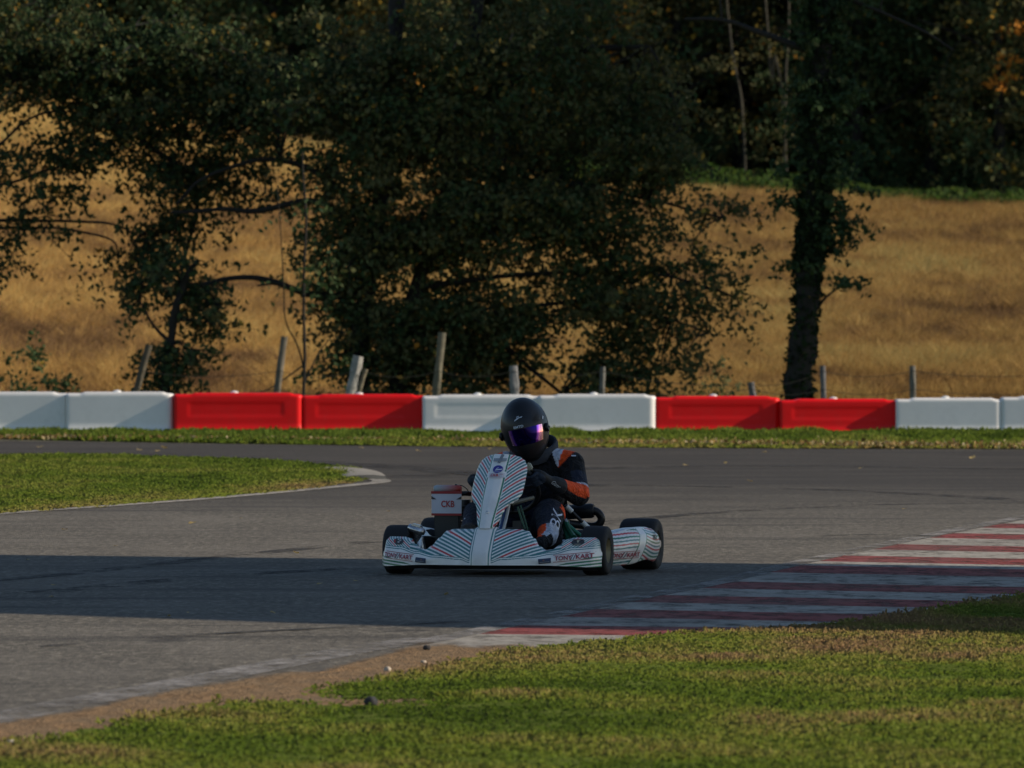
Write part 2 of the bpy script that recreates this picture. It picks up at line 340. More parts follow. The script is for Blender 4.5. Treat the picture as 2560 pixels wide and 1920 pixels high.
# base turf as a swelling sheet of many faces
bx = np.arange(-4, 6, .2); by = np.arange(22, 48, .2)
gx, gy = np.meshgrid(bx, by, indexing='ij'); cx, cy = gx[:-1, :-1] + .1, gy[:-1, :-1] + .1
ok = pip(cx.ravel(), cy.ravel(), GRG).reshape(cx.shape)
gz = mound(gx, gy) - .004 * 0
Vv = np.stack([gx, gy, gz], -1).reshape(-1, 3); nyy = len(by)
fc = [(i * nyy + j, (i + 1) * nyy + j, (i + 1) * nyy + j + 1, i * nyy + j + 1) for i in range(len(bx) - 1) for j in range(len(by) - 1) if ok[i, j]]
mb = MB(); mb.add(Vv, fc); tag(mb.build('verge', M_TURF, angle=0), kind='structure')
def tufts(name, x, y, z0, R, H, per, wd, tcol, jit=.06):
    """grass and clover growing in tufts: x, y, z0, R, H, tcol are per tuft"""
    n = len(x); k = per; X = np.repeat(x, k); Y = np.repeat(y, k); Z = np.repeat(z0, k); Rr = np.repeat(R, k); Hh = np.repeat(H, k); a = RNG.random(n * k) * 2 * np.pi; rr = np.sqrt(RNG.random(n * k))
    bx_ = X + np.cos(a) * Rr * rr * .55; by_ = Y + np.sin(a) * Rr * rr * .55; h = Hh * (1 - .65 * rr ** 2) * RNG.uniform(.6, 1.15, n * k); out = Rr * (.35 + .9 * rr) * RNG.uniform(.5, 1.2, n * k); a2 = a + RNG.normal(0, .7, n * k); b_ = RNG.random(n * k) * np.pi; w_ = RNG.uniform(wd[0], wd[1], n * k)
    dx, dy = np.cos(b_) * w_ / 2, np.sin(b_) * w_ / 2; V = np.zeros((n * k, 4, 3)); tx, ty = bx_ + np.cos(a2) * out, by_ + np.sin(a2) * out
    V[:, 0] = np.stack([bx_ - dx, by_ - dy, Z], 1); V[:, 1] = np.stack([bx_ + dx, by_ + dy, Z], 1); mx, my = (bx_ + tx) / 2, (by_ + ty) / 2
    V[:, 2] = np.stack([tx + dx * .2, ty + dy * .2, Z + h * .8], 1); V[:, 3] = np.stack([mx - dx * 1.1, my - dy * 1.1, Z + h], 1)
    t = np.repeat(tcol, k) + jit * RNG.standard_normal(n * k); return tag(quads_mesh(name, V.reshape(-1, 3), colmix(t, GREEN), M_GRASS, 4), kind='stuff')
n = 300000
x = RNG.uniform(-3.8, 3.9, n); y = RNG.uniform(24, 46, n); vis = (np.abs(x) < .078 * y) & pip(x + .06 * RNG.standard_normal(n), y + .22 * RNG.standard_normal(n), GRG); x, y = x[vis], y[vis]
c1 = fast_noise(x, y * .5, .8, 8); c2 = fast_noise(x, y * .5, 2.3, 9); c3 = fast_noise(x, y * .6, 6, 10); keep = RNG.random(len(x)) < .35 + 1.0 * c3; x, y, c1, c2, c3 = [q[keep] for q in (x, y, c1, c2, c3)]
t = .51 + .55 * (c1 - .5) + .75 * (c2 - .5) + .22 * (c3 - .5) + .05 * RNG.standard_normal(len(x)) - .13 * np.clip(-x / 1.2, 0, 1)
tufts('foreground_grass', x, y, mound(x, y) - .004, RNG.uniform(.009, .026, len(x)), (.006 + .014 * c3 + .010 * RNG.random(len(x))) * (.6 + .7 * c2), 7, (.003, .0075), t, .045)
# infield wedge
IN = [(-700, 976), (0, 990), (140, 987), (330, 991), (560, 1000), (690, 1010), (760, 1020), (779, 1033), (760, 1042), (600, 1062), (450, 1075), (200, 1094), (0, 1108), (-300, 1134), (-700, 1160)]
ING = [gnd(*p) for p in IN]
sheet('infield', ING, M_TURF, .012)
n = 280000; x = RNG.uniform(-8.5, 0, n); y = RNG.uniform(58, 92, n); vis = (np.abs(x) < .075 * y) & pip(x + .05 * RNG.standard_normal(n), y + .35 * RNG.standard_normal(n), ING); x, y = x[vis], y[vis]
c1 = fast_noise(x, y * .3, 1.1, 15); c2 = fast_noise(x, y * .3, 4, 16); edge = np.clip((y - (62.6 + (x + 3.6) * 5.0)) / 3.0, 0, 1)
t = .31 + .28 * (c1 - .5) + .32 * (c2 - .5) + .04 * RNG.standard_normal(len(x)) + .32 * (1 - edge)
tufts('infield_grass', x, y, x * 0 + .010, RNG.uniform(.018, .045, len(x)), (.015 + .022 * c2 + .012 * RNG.random(len(x))) * (.55 + .45 * edge), 7, (.006, .013), t, .045)
# verge in front of the barriers
VG = [(-400, 948), (0, 949), (300, 955), (600, 960), (900, 964), (1200, 966), (1700, 969), (2212, 970), (2600, 974)]
VGG = [gnd(*p) for p in VG] + [Vector((9, 113, 0)), Vector((-9, 113, 0))]
sheet('grass_strip', VGG, M_TURF, .012)
n = 95000; x = RNG.uniform(-7.5, 7.5, n); y = RNG.uniform(93, 106, n); vis = pip(x, y + .3 * RNG.standard_normal(n), VGG); x, y = x[vis], y[vis]
c1 = fast_noise(x + 20, y * .3, .8, 25); c2 = fast_noise(x + 20, y * .3, 3.2, 26); front = np.clip((y - 95.5) / 4.0, 0, 1)
t = .22 + .30 * (c1 - .5) + .30 * (c2 - .5) + .07 * RNG.standard_normal(len(x)) + .34 * (1 - front)
tufts('strip_grass', x, y, x * 0 + .01, RNG.uniform(.02, .055, len(x)), (.03 + .075 * c2 + .02 * RNG.random(len(x))) * (.45 + .55 * front), 7, (.011, .024), t, .045)
# ------------------------------------------------------------------ plastic barriers
def plastic(name, col, rough=.42):
    return plain(name, col, rough, var=.10, scale=1.7, dirt=.10, bmp=.10, bscale=5, spec=.25)
M_BW = plastic('white_barrier_plastic', (.90, .88, .85)); M_BR = plastic('red_barrier_plastic', (.90, .006, .008)); M_CAP = plain('white_cap_plastic', (.8, .8, .78), .4, var=.1)
def barrier(x0, x1, ytop, red, yaw, label, dy=0., dz=0., recess=True, round_r=.06):
    Y = 105 + dy; a = at(x0, 900, Y); b = at(x1, 900, Y); top = at((x0 + x1) / 2, ytop, Y).z; L = (b.x - a.x); D = .42
    rows = []; ts = [0, .004, .012, .025, .045, .06] + list(np.linspace(.08, .94, 60)) + [.952, .962, .972, .98, .987, .993, .997, 1]
    Hh = top
    zl = list(np.linspace(0, 1, 26))
    V = []; m = 0
    for t in ts:
        x = t * L
        e = min(t, 1 - t) * L; rr = .022 if t < .5 else round_r            # near-end corner tight, other corner generously rounded
        pull = rr - math.sqrt(max(0, rr * rr - max(0, rr - e) ** 2))
        hump = .016 * sstep(.13, .17, t) * (1 - sstep(.90, .94, t))
        ring = []
        for z in zl:
            rec = 0
            if recess:
                rec = .0045 * sstep(.10, .125, t) * (1 - sstep(.83, .86, t)) * sstep(.46, .50, z) * (1 - sstep(.78, .82, z))
            foot = .03 * (1 - sstep(.0, .30, z)); edge = .014 * sstep(.95, 1, z) ** 2
            ring.append((x, -D / 2 + pull + rec - foot + edge, z * (Hh + hump * sstep(.8, 1, z)) - pull * .25 * (z > .9)))
        zt = Hh + hump - pull * .25
        ring += [(x, -D / 2 + .08 + pull, zt + .006), (x, 0, zt + .008), (x, D / 2 - .08, zt + .006), (x, D / 2 - .02, zt - .02), (x, D / 2, Hh * .5), (x, D / 2 + .02, 0)]
        m = len(ring); V += ring
    n = len(ts); f = grid_faces(n, m) + [(i * m + m - 1, (i + 1) * m + m - 1, (i + 1) * m, i * m) for i in range(n - 1)]
    f += [tuple(range(m))[::-1][::-1], tuple((n - 1) * m + k for k in range(m))[::-1]]
    mb = MB(); mb.add(V, f); o = mb.build('barrier', M_BR if red else M_BW, angle=50)
    import bmesh
    bm = bmesh.new(); bm.from_mesh(o.data); bmesh.ops.recalc_face_normals(bm, faces=bm.faces[:]); bm.to_mesh(o.data); bm.free()
    o.location = (a.x, Y + .2, .0); o.rotation_euler = (0, 0, math.radians(yaw))
    tag(o, label, 'barrier', 'water filled barriers along the track edge')
    c = MB(); c.add(*lathe([(0.001, .03), (.035, .022), (.045, .016), (.048, 0), (.048, -.02)], 20, 'z', (L * .47, -.02, top + .018))); c.build('cap', M_CAP, o)
    return o
BAR = [(-150, 143, 851, 0, .3, 'white plastic barrier block cut by the frame edge beside tall field grass', .06),
       (143, 374, 851, 0, .2, 'white plastic barrier block with bright rounded end beside the first red one', .0),
       (374, 652, 853, 1, 3.4, 'red barrier block standing under the leaning thin fence post and sapling', -.05),
       (652, 914, 856, 1, 4.2, 'red barrier block below the thick pale fence post', .06),
       (912, 1166, 857, 0, 1.2, 'white barrier block partly hidden by the black helmet', .02),
       (1164, 1417, 856, 0, .2, 'white barrier block beside the helmet, before the tree hung with low branches', -.04),
       (1415, 1684, 860, 1, 3.6, 'red barrier block below the short stubby fence post', 0),
       (1682, 1936, 866, 1, 4.0, 'red barrier block crossed by a slanting shadow below the ivy trunk', .02),
       (1935, 2166, 864, 0, .4, 'wide plain white barrier block below the last upright fence post', .04),
       (2164, 2440, 860, 0, .2, 'white barrier block at the far end of the row, cut by the frame', .05)]
BAR += [(-412, -152, 853, 1, 1.0, 'red barrier block beyond the frame edge next to the first white ones', .0), (2442, 2700, 858, 1, 1.0, 'red barrier block beyond the far frame edge', .0)]
for i, (x0, x1, yt, red, yaw, lab, dy) in enumerate(BAR):
    barrier(x0, x1, yt, red, yaw, lab, dy, recess=i not in (0, 1, 8, 9, 5), round_r=.075 if i in (1, 2, 5, 6, 8) else .02)
# ------------------------------------------------------------------ old wire fence
fence = empty('wire_fence', (at(1100, 800, 110).x, 110, 0)); tag(fence, 'old wire fence on crooked weathered posts behind the barriers', 'fence')
POSTS = [((322, 745), (293, 850), 17, (.10, .085, .06), 'leaning dark post'), ((614, 727), (597, 855), 17, (.16, .14, .11), 'tall thin leaning post'), ((774, 769), (757, 855), 26, (.34, .33, .31), 'thick pale leaning post'),
         ((790, 797), (772, 858), 12, (.22, .19, .13), None), ((955, 718), (941, 855), 19, (.17, .155, .11), 'tall broad post in front of the tree'), ((1109, 790), (1112, 855), 22, (.26, .26, .27), None), ((1302, 792), (1300, 855), 14, (.15, .15, .14), None),
         ((1622, 826), (1627, 862), 17, (.13, .13, .14), 'short stub post'), ((1777, 790), (1779, 862), 14, (.13, .13, .14), None), ((1971, 790), (1972, 862), 16, (.16, .15, .13), None), ((2330, 792), (2333, 862), 15, (.16, .15, .13), None)]
tops = []
for (tp, lw, wd, c, lab) in POSTS:
    T = at(*tp, 110); Lw = at(*lw, 110); d = T - Lw; B = T - d * (T.z / d.z); r = wd * K / 206 / 2 * .92
    P = [B.lerp(T, k / 7) for k in range(8)]; rs = [r * (1.08 - .14 * k / 7 + .08 * math.sin(k * 2.1 + wd)) for k in range(8)]
    V_, F_ = tube(P, rs, 9); V_ = [v + Vector((.12 * r * noise.noise(v * 9), 0, 0)) for v in V_]
    mb = MB(); mb.add([v - fence.location for v in V_], F_, c); o = mb.build('post', M_POST, fence)
    if lab: o['label'] = lab
    tops.append((T, B))
order = sorted(tops, key=lambda q: q[0].x)
for hz in (.72, .50, .28):
    P = []
    for (T, B), (T2, B2) in zip(order, order[1:]):
        a = B.lerp(T, min(.95, hz / T.z)); b = B2.lerp(T2, min(.95, hz / T2.z))
        for k in range(6):
            t = k / 6; q = a.lerp(b, t); q.z -= .07 * 4 * t * (1 - t); q.y -= .05; P.append(q)
    V_, F_ = tube(P, .0045, 4); mb = MB(); mb.add([v - fence.location for v in V_], F_); mb.build('wire', M_WIRE, fence)
# ------------------------------------------------------------------ foliage
def foliage(name, P, size, C, parent=None, mat=None, droop=.5, asp=.62):
    n = len(P); a = RNG.standard_normal((n, 3)); a[:, 2] -= droop; a /= np.linalg.norm(a, axis=1)[:, None]
    b = np.cross(a, RNG.standard_normal((n, 3))); b /= np.linalg.norm(b, axis=1)[:, None] + 1e-9; nn = np.cross(a, b)
    s = (size * RNG.uniform(.6, 1.25, n))[:, None] / 2; w_ = asp * RNG.uniform(.7, 1.2, n)[:, None]
    V = np.zeros((n, 5, 3)); V[:, 0] = P - a * s; V[:, 1] = P - a * s * .1 + b * s * w_ + nn * s * .25; V[:, 2] = P + a * s * .45 + b * s * w_ * .75
    V[:, 3] = P + a * s * 1.1 - nn * s * .1; V[:, 4] = P - a * s * .05 - b * s * w_ + nn * s * .25
    return quads_mesh(name, V.reshape(-1, 3), C, mat or M_LEAF, 5, parent)
LEAFC = [(0, (.012, .022, .010)), (.3, (.022, .038, .014)), (.5, (.036, .040, .016)), (.7, (.055, .050, .020)), (.85, (.085, .070, .020)), (.95, (.17, .12, .02)), (1, (.24, .10, .015))]
def leafcols(n, base=.35, var=.16, clump=None, yellow=.03):
    t = base + var * RNG.standard_normal(n)
    if clump is not None: t += clump
    y_ = RNG.random(n) < yellow; t[y_] = RNG.uniform(.8, 1, y_.sum())
    return colmix(t, LEAFC)
SPR = []
def clumps(blobs, Y, cover=3., leaf=.085, per=70, crad=.24, gap=.15, depth=1.3, base=.35, yellow=.03, sag=.25, gain=2.5):
    """blobs: (disp x, disp y, rx, ry, density) ellipsoids at distance Y; returns leaf points, colours and clump centres"""
    Ps = []; Cs = []; Cent = []
    for (bx_, by_, rx, ry, dn) in blobs:
        ppm = 19530.0 / Y; c = at(bx_, by_, Y); R = np.array([rx / ppm, depth * min(1.2, max(.3, rx / ppm)), ry / ppm])
        nl = dn * cover * math.pi * R[0] * R[2] / (leaf * leaf * .45); nc = max(2, int(nl / per))
        d = RNG.standard_normal((nc * 2, 3)); d /= np.linalg.norm(d, axis=1)[:, None]; q = d * (RNG.random(nc * 2) ** .42)[:, None] * R + np.array(c)
        nv = np.array([noise.noise(Vector((p[0] * 1.1, p[1] * .8, p[2] * 1.3))) for p in q]); q = q[nv > -gap][:nc]
        for p in q:
            ns = RNG.integers(3, 6); cg = RNG.normal(0, .12)
            for _ in range(ns):
                k = max(5, int(per / ns * RNG.uniform(.5, 1.5))); d_ = RNG.standard_normal(3) * np.array([1, 1, .45]); d_[2] -= .25; d_ /= np.linalg.norm(d_); L = crad * RNG.uniform(1.3, 3.0); s_ = RNG.random(k) ** .8
                o = np.outer(s_ * L, d_) + RNG.standard_normal((k, 3)) * np.array([1, 1, .75]) * crad * .34 * (1.15 - .6 * s_)[:, None]; o[:, 2] -= sag * (s_ * L) ** 2 * .8
                Ps.append(p + o); Cs.append(gain * leafcols(k, base, .09, cg + RNG.normal(0, .06), yellow)); Cent.append(p); SPR.append((p, p + d_ * L * .5 - np.array([0, 0, sag * (L * .5) ** 2 * .8]), p + d_ * L - np.array([0, 0, sag * L ** 2 * .8])))
    return np.concatenate(Ps), np.concatenate(Cs), Cent
def limb(pts, Y, r0, r1, nseg=5, wob=.02, off=0.):
    P = []
    for i, p in enumerate(pts): P.append(at(p[0], p[1], Y + off + (p[2] if len(p) > 2 else 0)))
    P = smooth_path(P, nseg); P = [p + Vector((wob * noise.noise(p * 2.1), 0, wob * noise.noise(p * 2.3 + Vector((5, 0, 0))))) for p in P]
    n = len(P); V_, F_ = tube(P, [(r0 + (r1 - r0) * (i / (n - 1)) ** .8) * (1 + .10 * noise.noise(Vector((i * .9, r0 * 50, 0)))) for i in range(n)], 10)
    return [v + Vector((1, 1, 0)) * r0 * .35 * noise.noise(v * 5) for v in V_], F_
def tree(name, label, foot, limbs, blobs, Y, group=None, twigs=60, bark=None, leaf=.085, extra=None, **kw):
    B = at(*foot, Y); B.z = hill(B.x, B.y); root = empty(name, B); tag(root, label, 'tree', group)
    tr = MB()
    for (pts, r0, r1) in limbs: V_, F_ = limb(pts, Y, r0, r1); tr.add([v - B for v in V_], F_)
    ends = [(at(p[0], p[1], Y)) for (pts, r0, r1) in limbs for p in pts]
    SPR.clear(); P, C, Cent = clumps(blobs, Y, leaf=leaf, **kw); spr = random.sample(SPR, min(len(SPR), twigs * 6))
    for q in spr: V_, F_ = tube([Vector(x) for x in q], [.007, .005, .002], 4, cap=False); tr.add([v - B for v in V_], F_)
    for c in random.sample(Cent, min(twigs, len(Cent))):
        c = Vector(c); e = min(ends, key=lambda q: (q - c).length)
        if (e - c).length > 2.2: continue
        mid = e.lerp(c, .5) + Vector((0, 0, .12)) * (e - c).length
        tr.add(*[(lambda vf: ([v - B for v in vf[0]], vf[1]))(tube(smooth_path([e, mid, c, c + (c - mid) * .4 + Vector((0, 0, -.08))], 4), [.016, .015, .014, .013, .012, .011, .01, .009, .008, .007, .006, .005, .004], 5))][0])
    tr.build('trunk', bark or M_BARK, root)
    if extra: P = np.concatenate([P, extra[0]]); C = np.concatenate([C, extra[1]])
    foliage('crown', P - np.array(B), np.full(len(P), leaf), C, root)
    return root
# spreading tree over the middle of the picture
tree('field_tree', 'broad dark bushy tree hanging low over the fence between sapling and ivy trunk', (790, 900),
     [([(790, 915), (775, 760), (800, 560), (840, 300), (860, -60)], .15, .09), ([(850, 915), (880, 700), (960, 420), (1020, 100), (1040, -80)], .12, .07),
      ([(775, 640), (700, 640), (655, 632), (600, 612), (540, 600), (480, 603), (440, 615)], .06, .025), ([(655, 632), (600, 614), (555, 618)], .03, .012), ([(800, 480), (700, 380), (600, 345), (525, 352), (430, 390), (380, 440)], .05, .015),
      ([(820, 560), (700, 440), (560, 455), (470, 452), (370, 460)], .06, .018), ([(900, 620), (1050, 600), (1200, 590), (1330, 585), (1450, 600), (1580, 640)], .04, .012), ([(930, 700), (1150, 660), (1300, 650), (1450, 690), (1530, 720)], .035, .012),
      ([(940, 500), (1200, 400), (1400, 430), (1560, 470)], .045, .012), ([(1220, 505), (1290, 540), (1360, 590)], .04, .015), ([(1020, 680), (1130, 780), (1210, 850)], .05, .02), ([(1000, 250), (1200, 120), (1400, 100)], .1, .03)],
     [(930, 330, 300, 300, 1.1), (820, 560, 130, 230, 1.2), (1000, 610, 210, 220, 1.2), (1200, 400, 250, 150, 1.), (1330, 650, 170, 130, .85), (1430, 560, 130, 110, .75), (840, 770, 120, 95, .8), (960, 820, 150, 60, .55),
      (1080, 700, 130, 110, .9), (1220, 800, 150, 60, .42), (1400, 780, 130, 75, .75), (1350, 850, 180, 40, .6), (1310, 330, 190, 120, 1.0), (1420, 300, 90, 90, .8), (1180, 470, 170, 90, .8), (1060, 480, 180, 120, 1.0), (1000, 800, 120, 50, .6), (1390, 660, 100, 90, .6), (1230, 780, 110, 70, .55), (1180, 710, 80, 60, .6), (1120, 830, 90, 35, .5), (790, 700, 100, 120, .8), (720, 200, 220, 190, 1.), (1100, 120, 330, 200, .9), (1370, 250, 170, 140, .6), (1585, 590, 60, 60, .3), (1610, 690, 25, 50, .5), (1530, 650, 70, 70, .45),
      (1490, 470, 90, 60, .45), (1590, 450, 45, 30, .25), (720, 610, 60, 60, .5), (1180, 510, 90, 70, .8), (740, 840, 60, 45, .4), (700, 560, 50, 60, .35), (1130, 560, 60, 60, 1.0)], 115.5, twigs=170, cover=5.2, gap=.2, yellow=.025, depth=.9, base=.46)
# tree reaching in from beyond the picture edge
tree('overhanging_tree', 'wide tree whose drooping branches reach in over the field past the white barriers', (-330, 905),
     [([(-330, 930), (-300, 500), (-260, 0), (-240, -300)], .3, .2), ([(-300, 480), (-150, 490), (0, 476), (120, 478), (230, 482), (300, 510)], .036, .012), ([(-300, 520), (-60, 495), (60, 492), (150, 496), (240, 520), (255, 560)], .028, .010),
      ([(-280, 420), (-60, 350), (0, 310), (60, 260), (130, 240), (300, 260)], .03, .012), ([(-280, 440), (0, 400), (90, 370), (200, 340), (330, 300), (480, 280)], .026, .010), ([(-280, 200), (0, 170), (300, 140), (560, 180)], .12, .03), ([(300, 300), (420, 400), (400, 560), (380, 640)], .04, .012)],
     [(60, 110, 260, 130, 1.1), (330, 140, 240, 120, 1.1), (560, 150, 160, 140, 1.), (340, 255, 250, 55, .9), (110, 350, 130, 40, .45), (40, 410, 60, 30, .4), (350, 370, 150, 70, .75), (480, 340, 110, 70, .7), (320, 480, 95, 65, .85), (300, 540, 100, 45, .65),
      (420, 600, 55, 50, .7), (530, 470, 80, 80, .4), (520, 540, 45, 50, .3), (90, 488, 130, 22, .9), (-60, 520, 100, 40, .7), (250, 600, 50, 25, .3), (5, 555, 22, 45, .9), (640, 540, 35, 60, .3), (620, 450, 60, 40, .4), (180, 310, 130, 50, .8), (60, 390, 110, 35, .7), (20, 330, 60, 30, .5)], 116.5, twigs=120, cover=7.0, gap=.2, gain=2.0, yellow=.05, depth=.8)
# small ivy-clad tree below it
tree('ivy_shrub_tree', 'small drooping leafy tree on a dark stem beside the leaning dark post', (362, 900),
     [([(362, 915), (360, 840), (372, 720), (395, 620), (430, 560)], .09, .03), ([(370, 740), (330, 700), (300, 650)], .03, .01), ([(380, 690), (430, 690), (470, 660)], .03, .01)],
     [(375, 640, 90, 60, .95), (322, 690, 52, 60, 1.0), (390, 600, 60, 40, .7), (345, 730, 40, 40, .8), (430, 680, 45, 55, .8), (365, 770, 34, 64, 1.5), (362, 840, 28, 44, 1.3), (300, 600, 50, 35, .5), (410, 745, 45, 25, .4), (480, 720, 35, 25, .2)], 114.5, twigs=30, cover=6, gap=.2, yellow=.015, depth=.8, crad=.22)
# ivy-clad trunk
def ivy(pts, Y, rad, n, leaf):
    P = smooth_path([at(p[0], p[1], Y) for p in pts], 12); P = np.array([tuple(p) for p in P]); i = RNG.integers(0, len(P), n); a = RNG.random(n) * 2 * np.pi
    r = rad * (1 + .25 * np.abs(RNG.standard_normal(n))); q = P[i] + np.stack([np.cos(a) * r, np.sin(a) * r, RNG.uniform(-.12, .12, n)], 1); return q, 1.2 * leafcols(n, .2, .1, None, .002)
tree('ivy_clad_tree', 'tall dark tree trunk wrapped in ivy standing in the open field edge', (1722, 900),
     [([(1718, 925), (1722, 860), (1737, 700), (1748, 560), (1762, 420), (1775, 200), (1788, -120), (1790, -500)], .185, .115), ([(1770, 120), (1640, 70), (1560, 45), (1480, 40)], .05, .015), ([(1745, 690), (1775, 650), (1805, 625), (1830, 612)], .025, .008), ([(1745, 740), (1762, 700), (1772, 655)], .02, .006), ([(1790, -20), (1900, 25), (2000, 70), (2060, 110)], .03, .012)],
     [(1800, 440, 58, 44, 1.0), (1826, 485, 36, 40, .9), (1800, 500, 40, 40, .9), (1735, 545, 42, 38, .9), (1703, 432, 16, 16, .5), (1770, 330, 68, 110, 1.), (1778, 170, 72, 150, 1.), (1780, 20, 80, 100, 1.), (1828, 606, 18, 14, .5), (1785, 540, 40, 40, .7), (1750, -250, 420, 190, .6), (1690, 390, 20, 60, .3)], 113.5,
     twigs=40, cover=6, gap=.3, yellow=.004, depth=.5, base=.16, crad=.15, leaf=.08, extra=tuple(np.concatenate(z_) for z_ in zip(ivy([(1748, 560), (1762, 420), (1775, 200), (1788, -120)], 113.5, .15, 5200, .08), ivy([(1718, 925), (1722, 860), (1737, 700), (1748, 560)], 113.5, .145, 1500, .06))))
q = ivy([(1724, 840), (1737, 700), (1748, 560)], 113.5, .215, 500, .07)
# thin sapling
sap = empty('sapling', at(657, 900, 112)); sap.location.z = 0; tag(sap, 'thin bare sapling stem rising straight between the red barriers', 'sapling')
mb = MB(); V_, F_ = limb([(657, 914), (658, 800), (656, 640), (660, 480), (656, 380), (654, 330)], 112, .024, .010); mb.add([v - sap.location for v in V_], F_)
for pts in ([(657, 800), (640, 740), (618, 690), (612, 600), (604, 470), (598, 400)], [(658, 830), (690, 760), (712, 730)], [(657, 790), (600, 830), (560, 850)]):
    V_, F_ = limb(pts, 112, .012, .005); mb.add([v - sap.location for v in V_], F_)
mb.build('stem', M_BARK, sap)
P, C, _ = clumps([(640, 560, 40, 70, .22), (690, 600, 45, 60, .2), (650, 480, 30, 50, .2)], 112, leaf=.08, per=10)
foliage('crown', P - np.array(sap.location), np.full(len(P), .08), C, sap)
# low dark brambles along the fence
def bramble(label, blobs, Y, **kw):
    P, C, _ = clumps(blobs, Y, leaf=.075, crad=.2, **kw); c = at(blobs[0][0], 900, Y); c.z = 0
    P[:, 2] = np.maximum(P[:, 2], .02); o = foliage('bramble_bush', P - np.array(c), np.full(len(P), .075), C); o.location = c; return tag(o, label, 'bush', 'low bushes along the fence')
bramble('low dark bramble bush behind the first white barrier blocks', [(70, 815, 110, 28, .7), (20, 740, 35, 50, .25), (75, 765, 35, 18, .4), (90, 850, 140, 35, .8)], 113, cover=2.4)
bramble('sparse brown weeds between the dark stem and the first red barrier', [(230, 850, 60, 26, .3), (450, 845, 70, 30, .25), (560, 850, 80, 24, .25)], 113.2, cover=2., base=.75)
bramble('small leafy bush behind the red barrier under the pale post', [(735, 800, 35, 40, .4), (745, 850, 45, 25, .6), (700, 845, 25, 20, .4)], 112.5, cover=2.4)
bramble('bright green nettle clump under the low branch ends by the red barrier', [(1530, 830, 30, 35, .6), (1500, 855, 50, 18, .5)], 112.6, cover=2.2, base=.55)
# ------------------------------------------------------------------ dry field
n = 560000; y = 117 + 88 * RNG.random(n) ** 1.25; x = RNG.uniform(-1, 1, n) * (y * .068 + .8)
z = np.array([hill(a, b) for a, b in zip(x, y)])
c1 = fast_noise(x + 50, y * .35, .55, 31); c2 = fast_noise(x + 50, y * .3, 2.2, 32); c3 = fast_noise(x + 20, y * .25, .22, 33)
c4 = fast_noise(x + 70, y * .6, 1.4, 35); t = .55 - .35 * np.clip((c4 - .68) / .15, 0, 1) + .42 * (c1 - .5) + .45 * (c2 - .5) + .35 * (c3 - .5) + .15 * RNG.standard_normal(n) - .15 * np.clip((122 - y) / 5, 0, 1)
DRY = [(0, (.15, .085, .04)), (.22, (.24, .145, .068)), (.42, (.36, .215, .075)), (.6, (.46, .285, .092)), (.8, (.55, .365, .125)), (1, (.46, .37, .14))]
h = (.07 + .16 * c2 + .12 * RNG.random(n)); wd = RNG.uniform(.014, .034, n) * (y / 150)
topz = np.clip((y - 197) / 5, 0, 1) * (x > 1); grn = topz * (RNG.random(n) < topz)
cc = colmix(t, DRY); gg = colmix(.4 + .2 * RNG.standard_normal(n), [(0, (.05, .10, .02)), (.5, (.10, .17, .03)), (1, (.19, .22, .05))]); sel = (grn > .3); cc[sel] = gg[sel]
tag(blades('dry_field_grass', x, y, z - .02, h, wd, cc * np.interp(x, [-9, -3, 4, 10], [1.34, 1.20, .92, .86])[:, None], M_DRY, 2.6, (.12, 0)), kind='stuff')  # grass tint lighter to the left, standing in for a sunnier slope
# leafy green edge between field and wood
P = []; n = 9000; yy = RNG.uniform(199, 204, n); xx = RNG.uniform(1, 13, n); hh = RNG.random(n) * (.10 + .45 * fast_noise(xx + 30, yy, .7, 41))
zz = np.array([hill(a, b) for a, b in zip(xx, yy)]); o = foliage('nettle_strip', np.stack([xx, yy, zz + hh], 1), np.full(n, .14), colmix(.40 + .2 * RNG.standard_normal(n), [(0, (.03, .065, .015)), (.5, (.06, .115, .02)), (1, (.13, .15, .035))]), None, M_GRASS); tag(o, kind='stuff')
# ------------------------------------------------------------------ wood behind the field
WT = [(-60, 206, 'olive'), (190, 209, 'green'), (420, 207, 'olive'), (640, 210, 'green'), (860, 207, 'brown'), (1080, 209, 'olive'), (1270, 208, 'brown'), (1450, 210, 'olive'), (1600, 213, 'brown'), (1850, 208, 'green'), (2010, 210, 'olive'), (2160, 206, 'yellow'), (2330, 209, 'green')]
WLAB = ['dark olive wood tree at the field top above the first white barriers', 'dark green wood tree behind the overhanging branches', 'olive wood tree behind the drooping branches over the dry field', 'dark green wood tree behind the thin sapling', 'brown tinged wood tree behind the broad bushy tree trunk',
        'olive wood tree above the black helmet behind the bushy tree', 'brown wood tree with scattered orange leaves behind the bushy tree', 'olive wood tree at the end of the green field strip', 'brown wood tree standing behind the pale birch trunks', 'dark green wood tree beside the ivy trunk behind the field',
        'olive wood tree with bare pale branches above the green strip', 'wood tree with orange and yellow leaf patches at the frame edge', 'dark green wood tree cut by the frame edge beside orange leaves']
BASE = dict(olive=(.40, .05), green=(.25, .02), brown=(.60, .06), yellow=(.5, .08))
OA = clumps([(2175, 120, 28, 18, .5), (2168, 178, 22, 12, .5), (2200, 60, 30, 30, .2)], 204.5, leaf=.12, crad=.2, base=1.0, gain=2.2, per=40); ORNG = (OA[0], OA[1])
